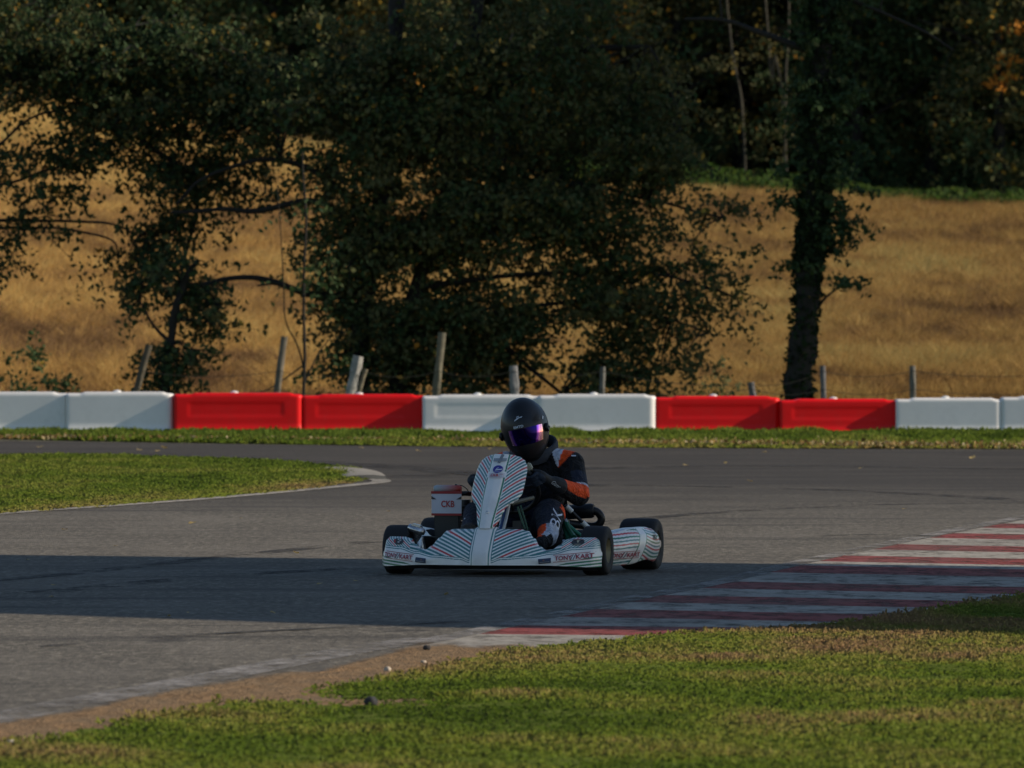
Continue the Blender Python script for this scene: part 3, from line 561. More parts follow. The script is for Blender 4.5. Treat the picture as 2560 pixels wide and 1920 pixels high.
for (px, Y, kind), lab in zip(WT, WLAB):
    b = at(px, 500, Y); zb = hill(b.x, Y); ppm = 19530 / Y
    py0 = 688 - (zb - CAMH) * ppm                    # ground line in the picture
    r1 = random.uniform(-40, 40)
    limbs = [([(px, py0 + 5), (px + r1 * .2, py0 - 150), (px + r1 * .6, py0 - 400), (px + r1, py0 - 900)], random.uniform(.14, .24), .08)]
    for k in range(5):
        yb_ = py0 - random.uniform(120, 420); sgn = random.choice((-1, 1)); limbs.append(([(px + r1 * .3, yb_), (px + sgn * 80, yb_ - 50), (px + sgn * 180, yb_ - random.uniform(40, 120))], .06, .015))
    bl = [(px + random.uniform(-70, 70), py0 - 230, 150, 130, .75), (px + random.uniform(-90, 90), py0 - 400, 190, 150, .9), (px + r1, py0 - 650, 220, 220, .8), (px + random.uniform(-70, 70), py0 - 70, 130, 70, .6), (px + random.uniform(-120, 120), py0 - 25, 90, 30, .8)]
    bs, yl = BASE[kind]
    tree('wood_tree', lab, (px, 500), limbs, bl, Y, 'trees of the wood behind the field', twigs=25, extra=ORNG if kind == 'yellow' else None, leaf=.15, cover=4.0, crad=.5, gap=.3, gain=3.0, base=bs, yellow=yl, depth=.8)
# orange patch on the branch ends at the frame edge
for (px, top, lean, lab) in ((1572, 25, 30, 'pale slender birch trunk leaning in the dark wood'), (1702, 90, -6, 'pale birch trunk glimpsed close beside the ivy clad trunk'), (1664, 150, 28, 'short slanting pale birch stem between the two taller birches')):
    Y = 203.5; b = at(px + lean, 300, Y); zb = hill(b.x, Y); py0 = 688 - (zb - CAMH) * 19530 / Y
    root = empty('birch_tree', (b.x, Y, zb)); tag(root, lab, 'tree', 'birches in the wood')
    mb = MB(); V_, F_ = limb([(px + lean * 1.3, py0 + 4), (px + lean, 230), (px + lean * .4, 120), (px, top), (px - lean, -300)], Y, .036, .022); mb.add([v - root.location for v in V_], F_)
    mb.build('trunk', M_BIRCH, root)
    P, C, _ = clumps([(px, -260, 90, 120, .5), (px + lean * .7, 270, 60, 60, .5), (px, 120, 60, 70, .12)], Y - .4, leaf=.13, crad=.3, base=.5, gain=1.6); foliage('crown', P - np.array(root.location), np.full(len(P), .12), C, root)
# dense wood further in: reads as one mass
n = 70000; x = RNG.uniform(-18, 22, n); y = RNG.uniform(213, 226, n); zz = np.array([hill(a, b) for a, b in zip(x, y)]); zt = zz + 11 * RNG.random(n) ** 1.1
o = foliage('dense_wood', np.stack([x, y, zt], 1), np.full(n, .55), 3.0 * leafcols(n, .43, .17, None, .03)); tag(o, kind='stuff')
# big trees beyond the frame on the sunny side: their shade keeps the tree line dark
def offtree(x, y, h, r, leaf=.5, n=2600):
    zb = hill(x, y); root = empty('shade_tree', (x, y, zb)); tag(root, 'large tree standing outside the frame in the tree line', 'tree', 'trees outside the frame')
    mb = MB(); mb.add(*tube([(0, 0, 0), (.1, 0, h * .5), (0, 0, h * .9)], [.35, .25, .08], 8)); mb.build('trunk', M_BARK, root)
    d = RNG.standard_normal((n, 3)); d /= np.linalg.norm(d, axis=1)[:, None]; P = d * (RNG.random(n) ** .45)[:, None] * np.array([r, r * .8, h * .52]) + np.array([0, 0, h * .50])
    P[:, 2] = np.abs(P[:, 2]) + .1; foliage('crown', P, np.full(n, leaf), leafcols(n, .3, .15), root)
for (x, y, h, r) in ((10.5, 114.6, 11, 2.6), (14.5, 115.6, 14, 3.2), (19.5, 114.8, 16, 3.6), (25, 115.5, 18, 4), (31, 115, 20, 4)): offtree(x, y, h, r)
for (x, y, h, r) in ((17, 210, 14, 4), (22, 207, 16, 4.5), (28, 209, 18, 4.5), (35, 208, 20, 5), (43, 209, 22, 5)): offtree(x, y, h, r, .7, 2200)
# leaf litter along the strip
n = 2600; x = RNG.uniform(-6.5, 6.5, n); e = np.interp(x, [-5, 5.2], [far_edge[1].y, far_edge[-2].y]); y = e + RNG.exponential(.7, n) - .35
o = foliage('leaf_litter', np.stack([x, y, np.full(n, .03) + .04 * RNG.random(n)], 1), np.full(n, .05), colmix(RNG.random(n), [(0, (.10, .06, .03)), (.5, (.32, .20, .06)), (1, (.5, .42, .25))])); tag(o, kind='stuff')
# single fallen leaves on the asphalt
mbl = MB(); mbl.add([(-.03, 0, .004), (-.012, .02, .012), (.018, .016, .008), (.036, 0, .016), (.014, -.02, .010), (-.014, -.016, .004), (0, 0, .006)], [(0, 1, 6), (1, 2, 6), (2, 3, 6), (3, 4, 6), (4, 5, 6), (5, 0, 6)], (.42, .32, .14))
l0 = mbl.build('fallen_leaf', M_LEAF, smooth=False); spots = [(86, 967), (340, 975), (300, 973), (355, 968), (780, 969), (1062, 970), (905, 975), (1483, 1006), (1490, 968), (1567, 1001), (1955, 1100), (1620, 1040), (415, 1131), (117, 1265), (770, 1256), (965, 1285), (366, 1332), (405, 1324), (110, 1290), (640, 1195), (590, 1325), (690, 1262), (140, 1145), (840, 1105),
         (1650, 978), (1860, 1012), (1410, 1180), (520, 1120), (250, 1180), (60, 1210), (2100, 990)]
for i, (px, py) in enumerate(spots):
    o = l0 if i == 0 else l0.copy()
    if i: COL.objects.link(o)
    p = gnd(px, py, .006); o.location = p; s = random.uniform(.55, 1.0) * (p.y / 62); o.scale = (s, s, s); o.rotation_euler = (random.uniform(-.2, .2), random.uniform(-.2, .2), random.uniform(0, 6))
    tag(o, 'small pale yellow fallen leaf lying on the grey asphalt', 'leaf', 'fallen leaves on the track')
# stones on the bare soil
M_ST = plain('stone', attr=True, rough=.85, var=.5, scale=40, bmp=.5)
def stone(px, py, r, col, label, sq=.8, z=.012):
    V_ = []; F_ = []
    nu, nv = 14, 10
    for i in range(nu):
        for j in range(nv):
            a = 2 * math.pi * i / nu; b = math.pi * j / (nv - 1); d = Vector((math.cos(a) * math.sin(b), math.sin(a) * math.sin(b), math.cos(b) * sq))
            V_.append(d * r * (1 + .35 * noise.noise(d * 1.7 + Vector((px, py, 0)))))
    F_ = [(i * nv + j, ((i + 1) % nu) * nv + j, ((i + 1) % nu) * nv + j + 1, i * nv + j + 1) for i in range(nu) for j in range(nv - 1)]
    p = gnd(px, py, z); mb = MB(); mb.add(V_, F_, col); o = mb.build('stone', M_ST, angle=60); o.location = (p.x, p.y, z + r * sq * .55); tag(o, label, 'stone', 'stones on the bare soil')
stone(800, 1524, .023, (.03, .032, .035), 'round black stone half sunk in the bare soil patch within the grass', .9)
stone(922, 1404, .017, (.04, .036, .035), 'small dark stone where the striped kerb meets the soil')
stone(837, 1450, .014, (.52, .44, .34), 'pale angular stone on the brown soil beyond the kerb end')
stone(915, 1432, .012, (.48, .40, .31), 'tiny pale stone next to the verge grass near the kerb', .6)
stone(290, 1556, .016, (.55, .5, .4), 'flat pale stone on the soil edge low down beside the asphalt', .35)
stone(120, 1597, .014, (.42, .36, .28), 'tan stone on the soil close to the bottom edge', .5)
stone(24, 1606, .015, (.5, .45, .38), 'pale stone in the soil at the corner of the grass', .5)
# ------------------------------------------------------------------ unseen roof on posts, added and shaped to cast the band across the track
HR = 6.2; off = Vector((S.x, S.y, 0)) * (HR / S.z)
SH = [gnd(-700, 1196), gnd(0, 1200), gnd(900, 1210), gnd(1640, 1219), gnd(2700, 1236), gnd(2700, 1388), gnd(2212, 1377), gnd(1150, 1357), gnd(0, 1320), gnd(-700, 1300)]
roof = empty('shadow_roof', (SH[3].x + off.x, 46, 0)); tag(roof, 'unseen flat roof on posts added to cast the shadow band', 'roof')
top = [Vector((p.x, p.y, 0)) + off + Vector((0, 0, HR)) - roof.location for p in SH]
mb = MB(); m_ = len(top); mb.add(top + [p + Vector((0, 0, .25)) for p in top], [tuple(range(m_)), tuple(range(m_, 2 * m_))[::-1]] + [(i, i + m_, (i + 1) % m_ + m_, (i + 1) % m_) for i in range(m_)])
M_SHADOW_ROOF = plain('shadow_roof_sheet', (.35, .36, .37), .6); mb.build('shadow_roof_deck', M_SHADOW_ROOF, roof, smooth=False)
for (x, y) in ((SH[4].x + off.x - .7, 42), (SH[4].x + off.x - .7, 48), (SH[3].x + off.x - 1, 43), (SH[3].x + off.x - 1, 48.5)):
    mb = MB(); mb.add(*tube([(x - roof.location.x, y - 46, 0), (x - roof.location.x, y - 46, HR)], .09, 12)); mb.build('post', M_SHADOW_ROOF, roof)
# =================================================================== the kart
PSI = math.radians(12.7)
O = gnd(1245 / K, 1438 / K); O.z = .004
KF_ = Vector((-math.sin(PSI), -math.cos(PSI), 0)); KL_ = Vector((math.cos(PSI), -math.sin(PSI), 0)); KRZ = -(math.pi / 2 + PSI)
def kp(cx, cy, x):
    """point of the kart's frame at length x behind (-) or ahead (+) of the front axle, seen where the photograph shows it"""
    d = ray(900 + cx / 2.765, 960 + cy / 2.765); n = KF_; t = (x - (CAM - O).dot(n)) / d.dot(n); p = CAM + d * t - O
    return Vector((x, p.dot(KL_), p.z))
kart = empty('go_kart', O, KRZ); tag(kart, 'white racing go-kart with teal and red pinstripes cornering on the track', 'go-kart')
WHITE, TEAL, DGREEN, RED, GREYL = (.90, .885, .85), (.042, .215, .225), (.018, .20, .11), (.62, .05, .06), (.30, .33, .36)
M_FAIR = plain('printed_fairing', attr=True, rough=.32, var=.08, scale=6, spec=.5, coat=.25, dirt=.22)
M_TYRE = plain('tyre_rubber', (.012, .012, .013), .75, var=.5, scale=30, bmp=.4, bscale=120)
M_RIM = plain('bronze_rim', (.36, .29, .17), .45, .3, var=.3)
M_GREEN = plain('green_frame_tube', (.02, .16, .08), .35, .3)
M_BLACK = plain('black_plastic', (.012, .012, .013), .45)
M_SATIN = plain('satin_black_metal', (.02, .02, .022), .4, .5)
M_STEEL = plain('silver_metal', (.62, .64, .66), .28, .9, var=.3)
M_STAY = plain('white_sleeve', (.75, .76, .74), .4)
M_DECAL = plain('decal_print', attr=True, rough=.4, var=.1)
M_GREYP = plain('grey_plastic', (.085, .085, .08), .6, var=.3)
M_CREAM = plain('cream_plastic', (.55, .52, .38), .5)
def stripes(w, sp, duty, redn, redoff):
    k = math.floor(w / sp); f = w / sp - k
    if f < duty: return RED if (k - redoff) % redn == 0 else TEAL
    return WHITE
# ---- nose fairing
ZT = [(0, .262), (.08, .258), (.12, .247), (.3, .246), (.37, .236), (.43, .20), (.49, .158), (.55, .138), (.6, .142), (.66, .165), (.71, .194), (.78, .202), (.93, .202), (.97, .19), (1, .155)]
def nose_zb(u): return .060 - .012 * sstep(.5, 1, u)
def nose_pt(y, z, off=0.):
    u = min(1, abs(y) / .592); zb = nose_zb(u); zt = lerp_tab(ZT, u); v = (z - zb) / (zt - zb)
    xb = .445 - .21 * u ** 2.1 - .07 * sstep(.93, 1, u) ** 2
    back = (.150 - .03 * sstep(.6, .75, u)) * max(0, v) ** 1.5 * (zt - zb) / .19
    lipr = .025 * sstep(.35, 0, v)
    ridge = .014 * (1 - sstep(.032, .06, abs(y))) ; groove = .007 * sstep(.0, 1, v) * (1 - sstep(.05, .068, abs(y))) * sstep(.045, .05, abs(y))
    curl = .05 * sstep(.9, 1.0, v) ** 2 * .6
    x = xb - back - lipr * .6 + ridge - groove - curl + off
    return Vector((x, y, z))
ZL = [(.05, .080), (.113, .098), (.26, .108), (.37, .126), (.466, .148), (.592, .156)]
def nose_col(y, z):
    a = abs(y); u = a / .592; zl = lerp_tab(ZL, a)
    if a < .043: return WHITE
    if a < .049: return TEAL
    if a < .057: return WHITE
    if a < .061 and z > .085: return TEAL
    if z < zl - .010:
        if a > .36 and z < .050 + .062 * (a - .36) / .23:          # stripes wrapping the outer ends low down
            w = z - .11 * (a - .36)
            return DGREEN if math.floor((w + 1) / .0085) % 2 == 0 else WHITE
        return WHITE
    if z < zl - .0055: return TEAL
    if z < zl: return WHITE
    if z < zl + .004: return TEAL
    if a > .41: return stripes(a * 1.0 - .45 * z + .05 * math.sin(z * 20), .0165, .54, 5, 1)
    return stripes(z - .62 * a + .55 * a * a + 1.0, .0185, .54, 6, 2 if y > 0 else 1)
NU, NV = 593, 110
fr = []; bk = []; cs = []
for i in range(NU):
    y = -.592 + 1.184 * i / (NU - 1); u = abs(y) / .592; zb = nose_zb(u); zt = lerp_tab(ZT, u)
    for j in range(NV):
        z = zb + (zt - zb) * j / (NV - 1); p = nose_pt(y, z); fr.append(p); bk.append(p + Vector((-.012, 0, .0))); cs.append(nose_col(y, z))
mb = MB(); mb.add(*shell(fr, bk, cs, NU, NV)); nose = mb.build('front_fairing', M_FAIR, kart, angle=60)
mb = MB(); us = [(-.57 + 1.14 * i / 40) for i in range(41)]               # dark underside lip
mb.add([nose_pt(y, nose_zb(abs(y) / .592) - 0, -.006) for y in us] + [nose_pt(y, nose_zb(abs(y) / .592), -.10) + Vector((0, 0, -.022)) for y in us], [(i, i + 1, 42 + i, 41 + i) for i in range(40)])
mb.build('lower_lip', M_BLACK, nose)
mb = MB(); mb.add(*tube([(.20, -.45, .09), (.29, -.25, .09), (.31, 0, .09), (.29, .25, .09), (.20, .45, .09)], .012, 8)); mb.add(*tube([(.05, -.15, .08), (.3, -.15, .09)], .012, 8)); mb.add(*tube([(.05, .15, .08), (.3, .15, .09)], .012, 8))
mb.build('front_bumper', M_SATIN, kart)
# ---- text and decals laid on a surface
def textmesh(s, shear=0., bold=0.):
    cu = bpy.data.curves.new('t', 'FONT'); cu.body = s; cu.size = 1; cu.shear = shear; cu.offset = bold; cu.align_x = 'CENTER'; cu.align_y = 'CENTER'; cu.resolution_u = 3
    o = bpy.data.objects.new('t', cu); COL.objects.link(o); dg = bpy.context.evaluated_depsgraph_get(); me = bpy.data.meshes.new_from_object(o.evaluated_get(dg))
    V = np.array([v.co[:] for v in me.vertices]); Fc = [tuple(p.vertices) for p in me.polygons]; bpy.data.objects.remove(o); bpy.data.curves.remove(cu); bpy.data.meshes.remove(me)
    lo_, hi = V.min(0), V.max(0); V -= (lo_ + hi) / 2; V /= (hi - lo_)[0]; return V, Fc, (hi - lo_)[1] / (hi - lo_)[0]
def put_text(mb, s, fn, cy, cz, wid, hgt, col, rot=0., off=.004, shear=0., bold=.01):
    """fn(a, b, off) -> point; letters of width wid and height hgt centred at (cy, cz)"""
    V, Fc, asp = textmesh(s, shear, bold); c, s_ = math.cos(rot), math.sin(rot); P = []
    for v in V: a = v[0] * wid; b = v[1] / asp * hgt; P.append(fn(cy + a * c - b * s_, cz + a * s_ + b * c, off))
    mb.add(P, Fc, col)
def put_rect(mb, fn, cy, cz, wid, hgt, col, rot=0., off=.003, n=8, ell=False, cut=0.):
    c, s_ = math.cos(rot), math.sin(rot)
    if ell:
        P = [fn(cy, cz, off)]
        for k in range(28):
            t = 2 * math.pi * k / 28; a = wid / 2 * math.cos(t); b = hgt / 2 * math.sin(t); P.append(fn(cy + a * c - b * s_, cz + a * s_ + b * c, off))
        mb.add(P, [(0, 1 + k, 1 + (k + 1) % 28) for k in range(28)], col); return
    P = []; m_ = 6
    for i in range(n + 1):
        for j in range(m_):
            b = -hgt / 2 + hgt * j / (m_ - 1); a = -wid / 2 + wid * i / n + cut * b; P.append(fn(cy + a * c - b * s_, cz + a * s_ + b * c, off))
    mb.add(P, grid_faces(n + 1, m_), col)
DR, DK, NVY = (.36, .035, .06), (.03, .035, .04), (.03, .045, .09)
def maker(fn, cy, cz, wid, h, rot, name, parent, words=('TONY', 'KART'), k=1.):
    mb = MB(); c, s_ = math.cos(rot), math.sin(rot)
    loc = lambda a, b: (cy + a * c - b * s_, cz + a * s_ + b * c)
    for b in (h * .5, -h * .5): put_rect(mb, fn, *loc(0, b), wid, .0028 * k, DR, rot)
    put_text(mb, words[0], fn, *loc(-wid * .245, 0), wid * .42, h * .66, DR, rot, bold=.025, off=.0065)
    put_text(mb, words[1], fn, *loc(wid * .265, 0), wid * .42, h * .66, DR, rot, bold=.025, off=.0065)
    for a in (-.012 * k, .0): put_rect(mb, fn, *loc(a + wid * .015, 0), .0045 * k, h * .85, (.16, .16, .18), rot, cut=.45)
    return mb.build(name, M_DECAL, parent, smooth=False)
maker(nose_pt, .475, .103, .200, .036, .09, 'lettering', nose)
maker(nose_pt, -.475, .103, .19, .036, -.09, 'lettering', nose)
for sgn in (1, -1):
    mb = MB(); put_rect(mb, nose_pt, sgn * .335, .083, .062, .026, NVY, sgn * .10, .004); put_rect(mb, nose_pt, sgn * .335, .077, .05, .003, GREYL, sgn * .10, .0055); put_rect(mb, nose_pt, sgn * .33, .086, .008, .008, (.2, .1, .08), .7, .0055)
    mb.build('sponsor_sticker', M_DECAL, nose, smooth=False)
    mb = MB(); e = (sgn * .485, .180); put_rect(mb, nose_pt, *e, .062, .034, DK, 0, .006, ell=True)
    if sgn > 0: put_rect(mb, nose_pt, e[0], e[1] + .004, .010, .014, (.45, .42, .30), 0, .0075, ell=True); put_rect(mb, nose_pt, e[0], e[1] + .013, .05, .004, (.25, .05, .04), 0, .0075); put_rect(mb, nose_pt, e[0], e[1] - .011, .03, .003, (.4, .38, .3), 0, .0075)
    else: put_rect(mb, nose_pt, e[0] - .024, e[1], .012, .022, (.45, .05, .05), .3, .0075, ell=True); put_rect(mb, nose_pt, e[0] + .006, e[1], .026, .004, (.6, .6, .58), .5, .0075); put_rect(mb, nose_pt, e[0] + .002, e[1] - .006, .012, .004, (.6, .6, .58), -.4, .0075)
    mb.build('emblem', M_DECAL, nose, smooth=False)
# ---- number panel
HW = [(0, .028), (.02, .042), (.06, .054), (.14, .064), (.255, .075), (.31, .088), (.35, .108), (.39, .126), (.47, .138), (.60, .139), (.76, .137), (.84, .131), (.90, .119), (.95, .098), (.98, .070), (1, .035)]
def panel_pt(y, z, off=0.):
    v = (z - .252) / .385; a = abs(y); x = .318 - .39 * v + .02 * math.sin(math.pi * v); hw = max(.03, lerp_tab(HW, min(1, max(0, v))))
    sw = .115 * (a / .138) ** 1.5
    x -= sw; x += .010 * (1 - sstep(.034, .046, a)) - .012 * sstep(.9, 1, a / hw) ** 2
    return Vector((x + off * .9, y, z + off * .3))
def panel_col(y, z):
    v = (z - .252) / .385; a = abs(y); s = .030 + .011 * sstep(0, .5, v)
    if a < s: return WHITE
    if a < s + .007: return DGREEN if not (.68 < v < .76) else WHITE
    if a < s + .010: return WHITE
    return stripes(z - 1.15 * (a - s) + 3.2 * (a - s) ** 2 + 1.0, .0195, .55, 3, 1 if y > 0 else 0)
NU, NV = 150, 250; fr = []; bk = []; cs = []
for i in range(NU):
    for j in range(NV):
        v = j / (NV - 1); z = .252 + .385 * v; y = lerp_tab(HW, v) * (-1 + 2 * i / (NU - 1)); p = panel_pt(y, z); fr.append(p); bk.append(p + Vector((-.006, 0, -.003))); cs.append(panel_col(y, z))
mb = MB(); mb.add(*shell(fr, bk, cs, NU, NV)); panel = mb.build('number_panel', M_FAIR, kart, angle=60)
pz = lambda cy: .252 + .385 * (1003 - cy) / 513
mb = MB(); BL = (.03, .03, .30); e = (.006, pz(597)); put_rect(mb, panel_pt, *e, .052, .040, BL, 0, .006, ell=True); put_rect(mb, panel_pt, e[0] + .006, e[1] - .003, .034, .006, (.72, .74, .78), .10, .0085, cut=.6); put_rect(mb, panel_pt, e[0] - .002, e[1] + .004, .014, .005, (.45, .48, .7), .6, .0085); put_rect(mb, panel_pt, e[0], e[1] - .013, .03, .003, (.35, .37, .6), 0, .0085)
mb.build('emblem', M_DECAL, panel, smooth=False)
mb = MB(); put_rect(mb, panel_pt, .004, pz(640), .082, .024, (.68, .66, .70), 0, .006); put_text(mb, 'CKB', panel_pt, -.004, pz(638), .042, .013, (.5, .06, .07), 0, .009, bold=.02); put_rect(mb, panel_pt, -.002, pz(646), .056, .002, (.5, .06, .07), 0, .009); put_rect(mb, panel_pt, .03, pz(634), .018, .0025, (.5, .3, .32), 0, .009)
mb.build('lettering', M_DECAL, panel, smooth=False)
mb = MB(); put_rect(mb, panel_pt, .004, pz(532), .070, .016, GREYL, 0, .006); put_rect(mb, panel_pt, .010, pz(525), .015, .046, (.22, .24, .26), -.25, .0085, cut=0); mb.build('grey_tape', M_DECAL, panel, smooth=False)
mb = MB(); q = panel_pt(0, pz(893)); mb.add(*xf(lathe([(.001, .006), (.006, .005), (.009, 0)], 14, 'z'), Matrix.Translation(q + Vector((.002, 0, 0))) @ Matrix.Rotation(math.radians(75), 4, 'Y'))); mb.build('bolt', M_STEEL, panel)
mb = MB(); mb.add(*tube([kp(1030, 835, .02), kp(1010, 930, .05), kp(990, 1010, .08)], .0085, 8), (.55, .58, .62)); mb.add(*tube([kp(1014, 850, .0), kp(996, 940, .03), kp(972, 1010, .06)], .012, 8), (.03, .09, .30)); mb.build('panel_support', M_DECAL, kart)
mb = MB(); mb.add(*xf(box(-.015, .015, -.016, .016, -.02, .02, .006), Matrix.Translation(kp(1168, 572, -.16)) @ Matrix.Rotation(.5, 4, 'X'))); mb.build('panel_bracket', M_CREAM, kart)
# ---- side pods
def pod_path(s):
    P = [(-.15, .47), (-.20, .525), (-.32, .595), (-.45, .645), (-.55, .665), (-.7, .672), (-.86, .668)]
    f = s * (len(P) - 1); i = min(len(P) - 2, int(f)); t = f - i
    a, b = P[i], P[i + 1]; return a[0] + (b[0] - a[0]) * t, a[1] + (b[1] - a[1]) * t
def pod_zt(s): return .198 + .042 * sstep(.1, .55, s) - .012 * sstep(.8, 1, s)
def pod_zb(s): return .046 + .022 * sstep(.35, .75, s) - .014 * sstep(.8, 1, s)
def pod_pt(s, z, off=0., sg=1):
    x, y = pod_path(s); x2, y2 = pod_path(min(1, s + .04)); x1, y1 = pod_path(max(0, s - .04)); n = Vector((-(y2 - y1), (x2 - x1), 0)); n = Vector((y2 - y1, -(x2 - x1), 0)).normalized()
    if n.y < 0: n = -n
    v = (z - pod_zb(s)) / (pod_zt(s) - pod_zb(s)); q = .028 * math.sin(math.pi * min(1, max(0, v))) ** .8 - .035 * max(0, v - .8) / .2 * .6
    p = Vector((x, y, z)) + n * (q + off); p.y *= sg; return p
def pod_col(s, z):
    v = (z - pod_zb(s)) / (pod_zt(s) - pod_zb(s)); e = s - (.52 + .16 * v)
    if v > .97: return WHITE
    if -.10 < e < .035: return WHITE
    if abs(e - .04) < .008 or abs(e + .105) < .008: return DGREEN
    if e < 0 and .18 < v < .46: return WHITE
    w = z + .05 * s + .012 * math.sin(s * 9)
    k = math.floor(w / .0185); f = w / .0185 - k
    if f < .45: return RED if k % 3 == 0 else (DGREEN if k % 2 else TEAL)
    return WHITE
for sg in (1, -1):
    NU, NV = 200, 90; fr = []; bk = []; cs = []
    for i in range(NU):
        s = i / (NU - 1)
        for j in range(NV):
            v = j / (NV - 1) * 1.25; z = pod_zb(s) + (pod_zt(s) - pod_zb(s)) * min(1, v); p = pod_pt(s, z, 0, sg)
            if v > 1: p = p + Vector((-.02 * (v - 1) * 4, -sg * .11 * (v - 1) * 4, .006 * math.sin((v - 1) * 4 * 1.6) - .02 * ((v - 1) * 4) ** 2))
            fr.append(p); bk.append(p + Vector((-.004, -sg * .008, -.004))); cs.append(pod_col(s, z) if v <= 1 else (.60, .64, .70))
    V_, F_, C_ = shell(fr, bk, cs, NU, NV)
    if sg < 0: F_ = [tuple(reversed(f)) for f in F_]
    mb = MB(); mb.add(V_, F_, C_); pod = mb.build('side_pod', M_FAIR, kart, angle=60)
    if sg > 0:
        fn = lambda a, b, off: pod_pt((.34 + a / .42), b, off, 1)
        maker(fn, .0, .098, .15, .036, .02, 'lettering', pod)
        mb = MB(); fn2 = lambda a, b, off: pod_pt(.86 + a / .6, b, off, 1); put_rect(mb, fn2, 0, .185, .05, .026, DK, 0, .004); put_rect(mb, fn2, 0, .185, .016, .012, (.35, .36, .3), .4, .006); mb.build('emblem', M_DECAL, pod, smooth=False)
# ---- wheels
def wheel(x, y, R, wd, sg):
    h = wd / 2
    rimp = [(.03, -h * .55), (.062, -h * .80), (.066, -h * .92), (.072, -h * .95), (.072, -h * .86), (.060, -h * .6), (.060, h * .6), (.072, h * .86), (.072, h * .95), (.066, h * .92), (.062, h * .72), (.056, h * .45), (.032, h * .35), (.030, h * .62), (.012, h * .66), (.001, h * .66)]
    mb = MB(); mb.add(*[(lambda vf: (vf[0], [tuple(reversed(f)) for f in vf[1]]))(lathe([(r, k * sg) for r, k in rimp], 40, 'y'))][0])
    for a in range(3):
        t = a * 2 * math.pi / 3; mb.add(*xf(lathe([(.006, h * .36 * sg), (.006, h * .72 * sg), (.001, h * .74 * sg)], 8, 'y'), Matrix.Translation((.022 * math.cos(t), 0, .022 * math.sin(t)))))
    w_ = mb.build('wheel', M_RIM, kart, angle=35); w_.location = (x, y, R)
    prof = [(.066, -h * .97), (.075, -h * 1.0), (.095, -h * 1.04), (R * .88, -h * 1.03), (R * .955, -h * .94), (R * .99, -h * .78), (R, -h * .5), (R * 1.002, 0), (R, h * .5), (R * .99, h * .78), (R * .955, h * .94), (R * .88, h * 1.03), (.095, h * 1.04), (.075, h * 1.0), (.066, h * .97)]
    mb = MB(); V_, F_ = lathe(prof, 56, 'y'); V_ = [(v[0], v[1], max(v[2], -R + .002)) for v in V_]; mb.add(V_, [tuple(reversed(f)) for f in F_]); mb.build('tyre', M_TYRE, w_, angle=50)
    return w_
wheel(0, .535, .130, .132, 1); wheel(0, -.535, .130, .132, -1); wheel(-1.05, .552, .139, .196, 1); wheel(-1.05, -.552, .139, .196, -1)
# ---- frame, running gear
mb = MB(); T_ = lambda P, r=.0145, n=8: mb.add(*tube(smooth_path(P, 5), r, n))
T_([(.06, -.20, .065), (-.15, -.28, .06), (-.5, -.33, .06), (-1.12, -.30, .07)]); T_([(.06, .20, .065), (-.15, .28, .06), (-.5, .33, .06), (-1.12, .30, .07)]); T_([(.06, -.20, .065), (.10, 0, .065), (.06, .20, .065)]); T_([(-1.12, -.30, .07), (-1.14, 0, .07), (-1.12, .30, .07)])
T_([(-.04, -.44, .12), (-.02, -.2, .075), (-.02, .2, .075), (-.04, .44, .12)]); T_([(-.5, -.33, .06), (-.5, .33, .06)])
T_([kp(1420, 950, -.3), kp(1445, 1010, -.22), kp(1480, 1062, -.12)], .016); T_([kp(1405, 950, -.34), kp(1425, 1030, -.22), kp(1440, 1075, -.14)], .013); T_([kp(1425, 965, -.4), kp(1500, 1030, -.4), kp(1560, 1075, -.4)], .012)
mb.build('chassis_frame', M_GREEN, kart)
mb = MB(); mb.add(*box(-.52, .08, -.24, .24, .045, .052, .002)); mb.build('floor_tray', M_SATIN, kart)
mb = MB(); mb.add(*tube([(-1.05, -.66, .14), (-1.05, .66, .14)], .02, 14)); mb.add(*xf(lathe([(.02, -.004), (.09, -.004), (.09, .004), (.02, .004)], 36, 'y'), Matrix.Translation((-1.05, .18, .14)))); mb.build('rear_axle', M_STEEL, kart)
mb = MB(); mb.add(*tube(smooth_path([(-1.22, -.62, .18), (-1.27, -.3, .18), (-1.27, .3, .18), (-1.22, .62, .18)], 6), .03, 10)); mb.build('rear_bumper', M_BLACK, kart)
for sg in (1, -1):                                      # stub axles with their bright hubs
    mb = MB(); mb.add(*tube([(0, sg * .535, .13), (0, sg * .42, .13)], .018, 12)); mb.add(*xf(lathe([(.001, -.06), (.030, -.058), (.036, -.02), (.030, .02), (.024, .055), (.001, .058)], 18, 'z'), Matrix.Translation((.01, sg * .425, .14)))); mb.build('stub_axle', M_STEEL, kart)
mb = MB(); c = kp(395, 1010, .03)                       # bright cast brake caliper inside one front wheel
mb.add(*xf(lathe([(.001, -.050), (.022, -.048), (.030, -.03), (.033, .005), (.026, .03), (.016, .042), (.001, .045)], 20, 'y'), Matrix.Translation(c) @ Matrix.Rotation(-.35, 4, 'X') @ Matrix.Scale(1.25, 4, (1, 0, 0)) @ Matrix.Scale(.8, 4, (0, 0, 1))))
mb.add(*xf(box(-.03, .03, -.034, .022, .012, .030, .006), Matrix.Translation(c) @ Matrix.Rotation(-.25, 4, 'X'))); mb.add(*tube([c + Vector((0, .005, -.01)), c + Vector((-.01, -.006, -.07)), c + Vector((-.02, -.004, -.12))], [.024, .018, .013], 12)); mb.build('brake_caliper', M_STEEL, kart)
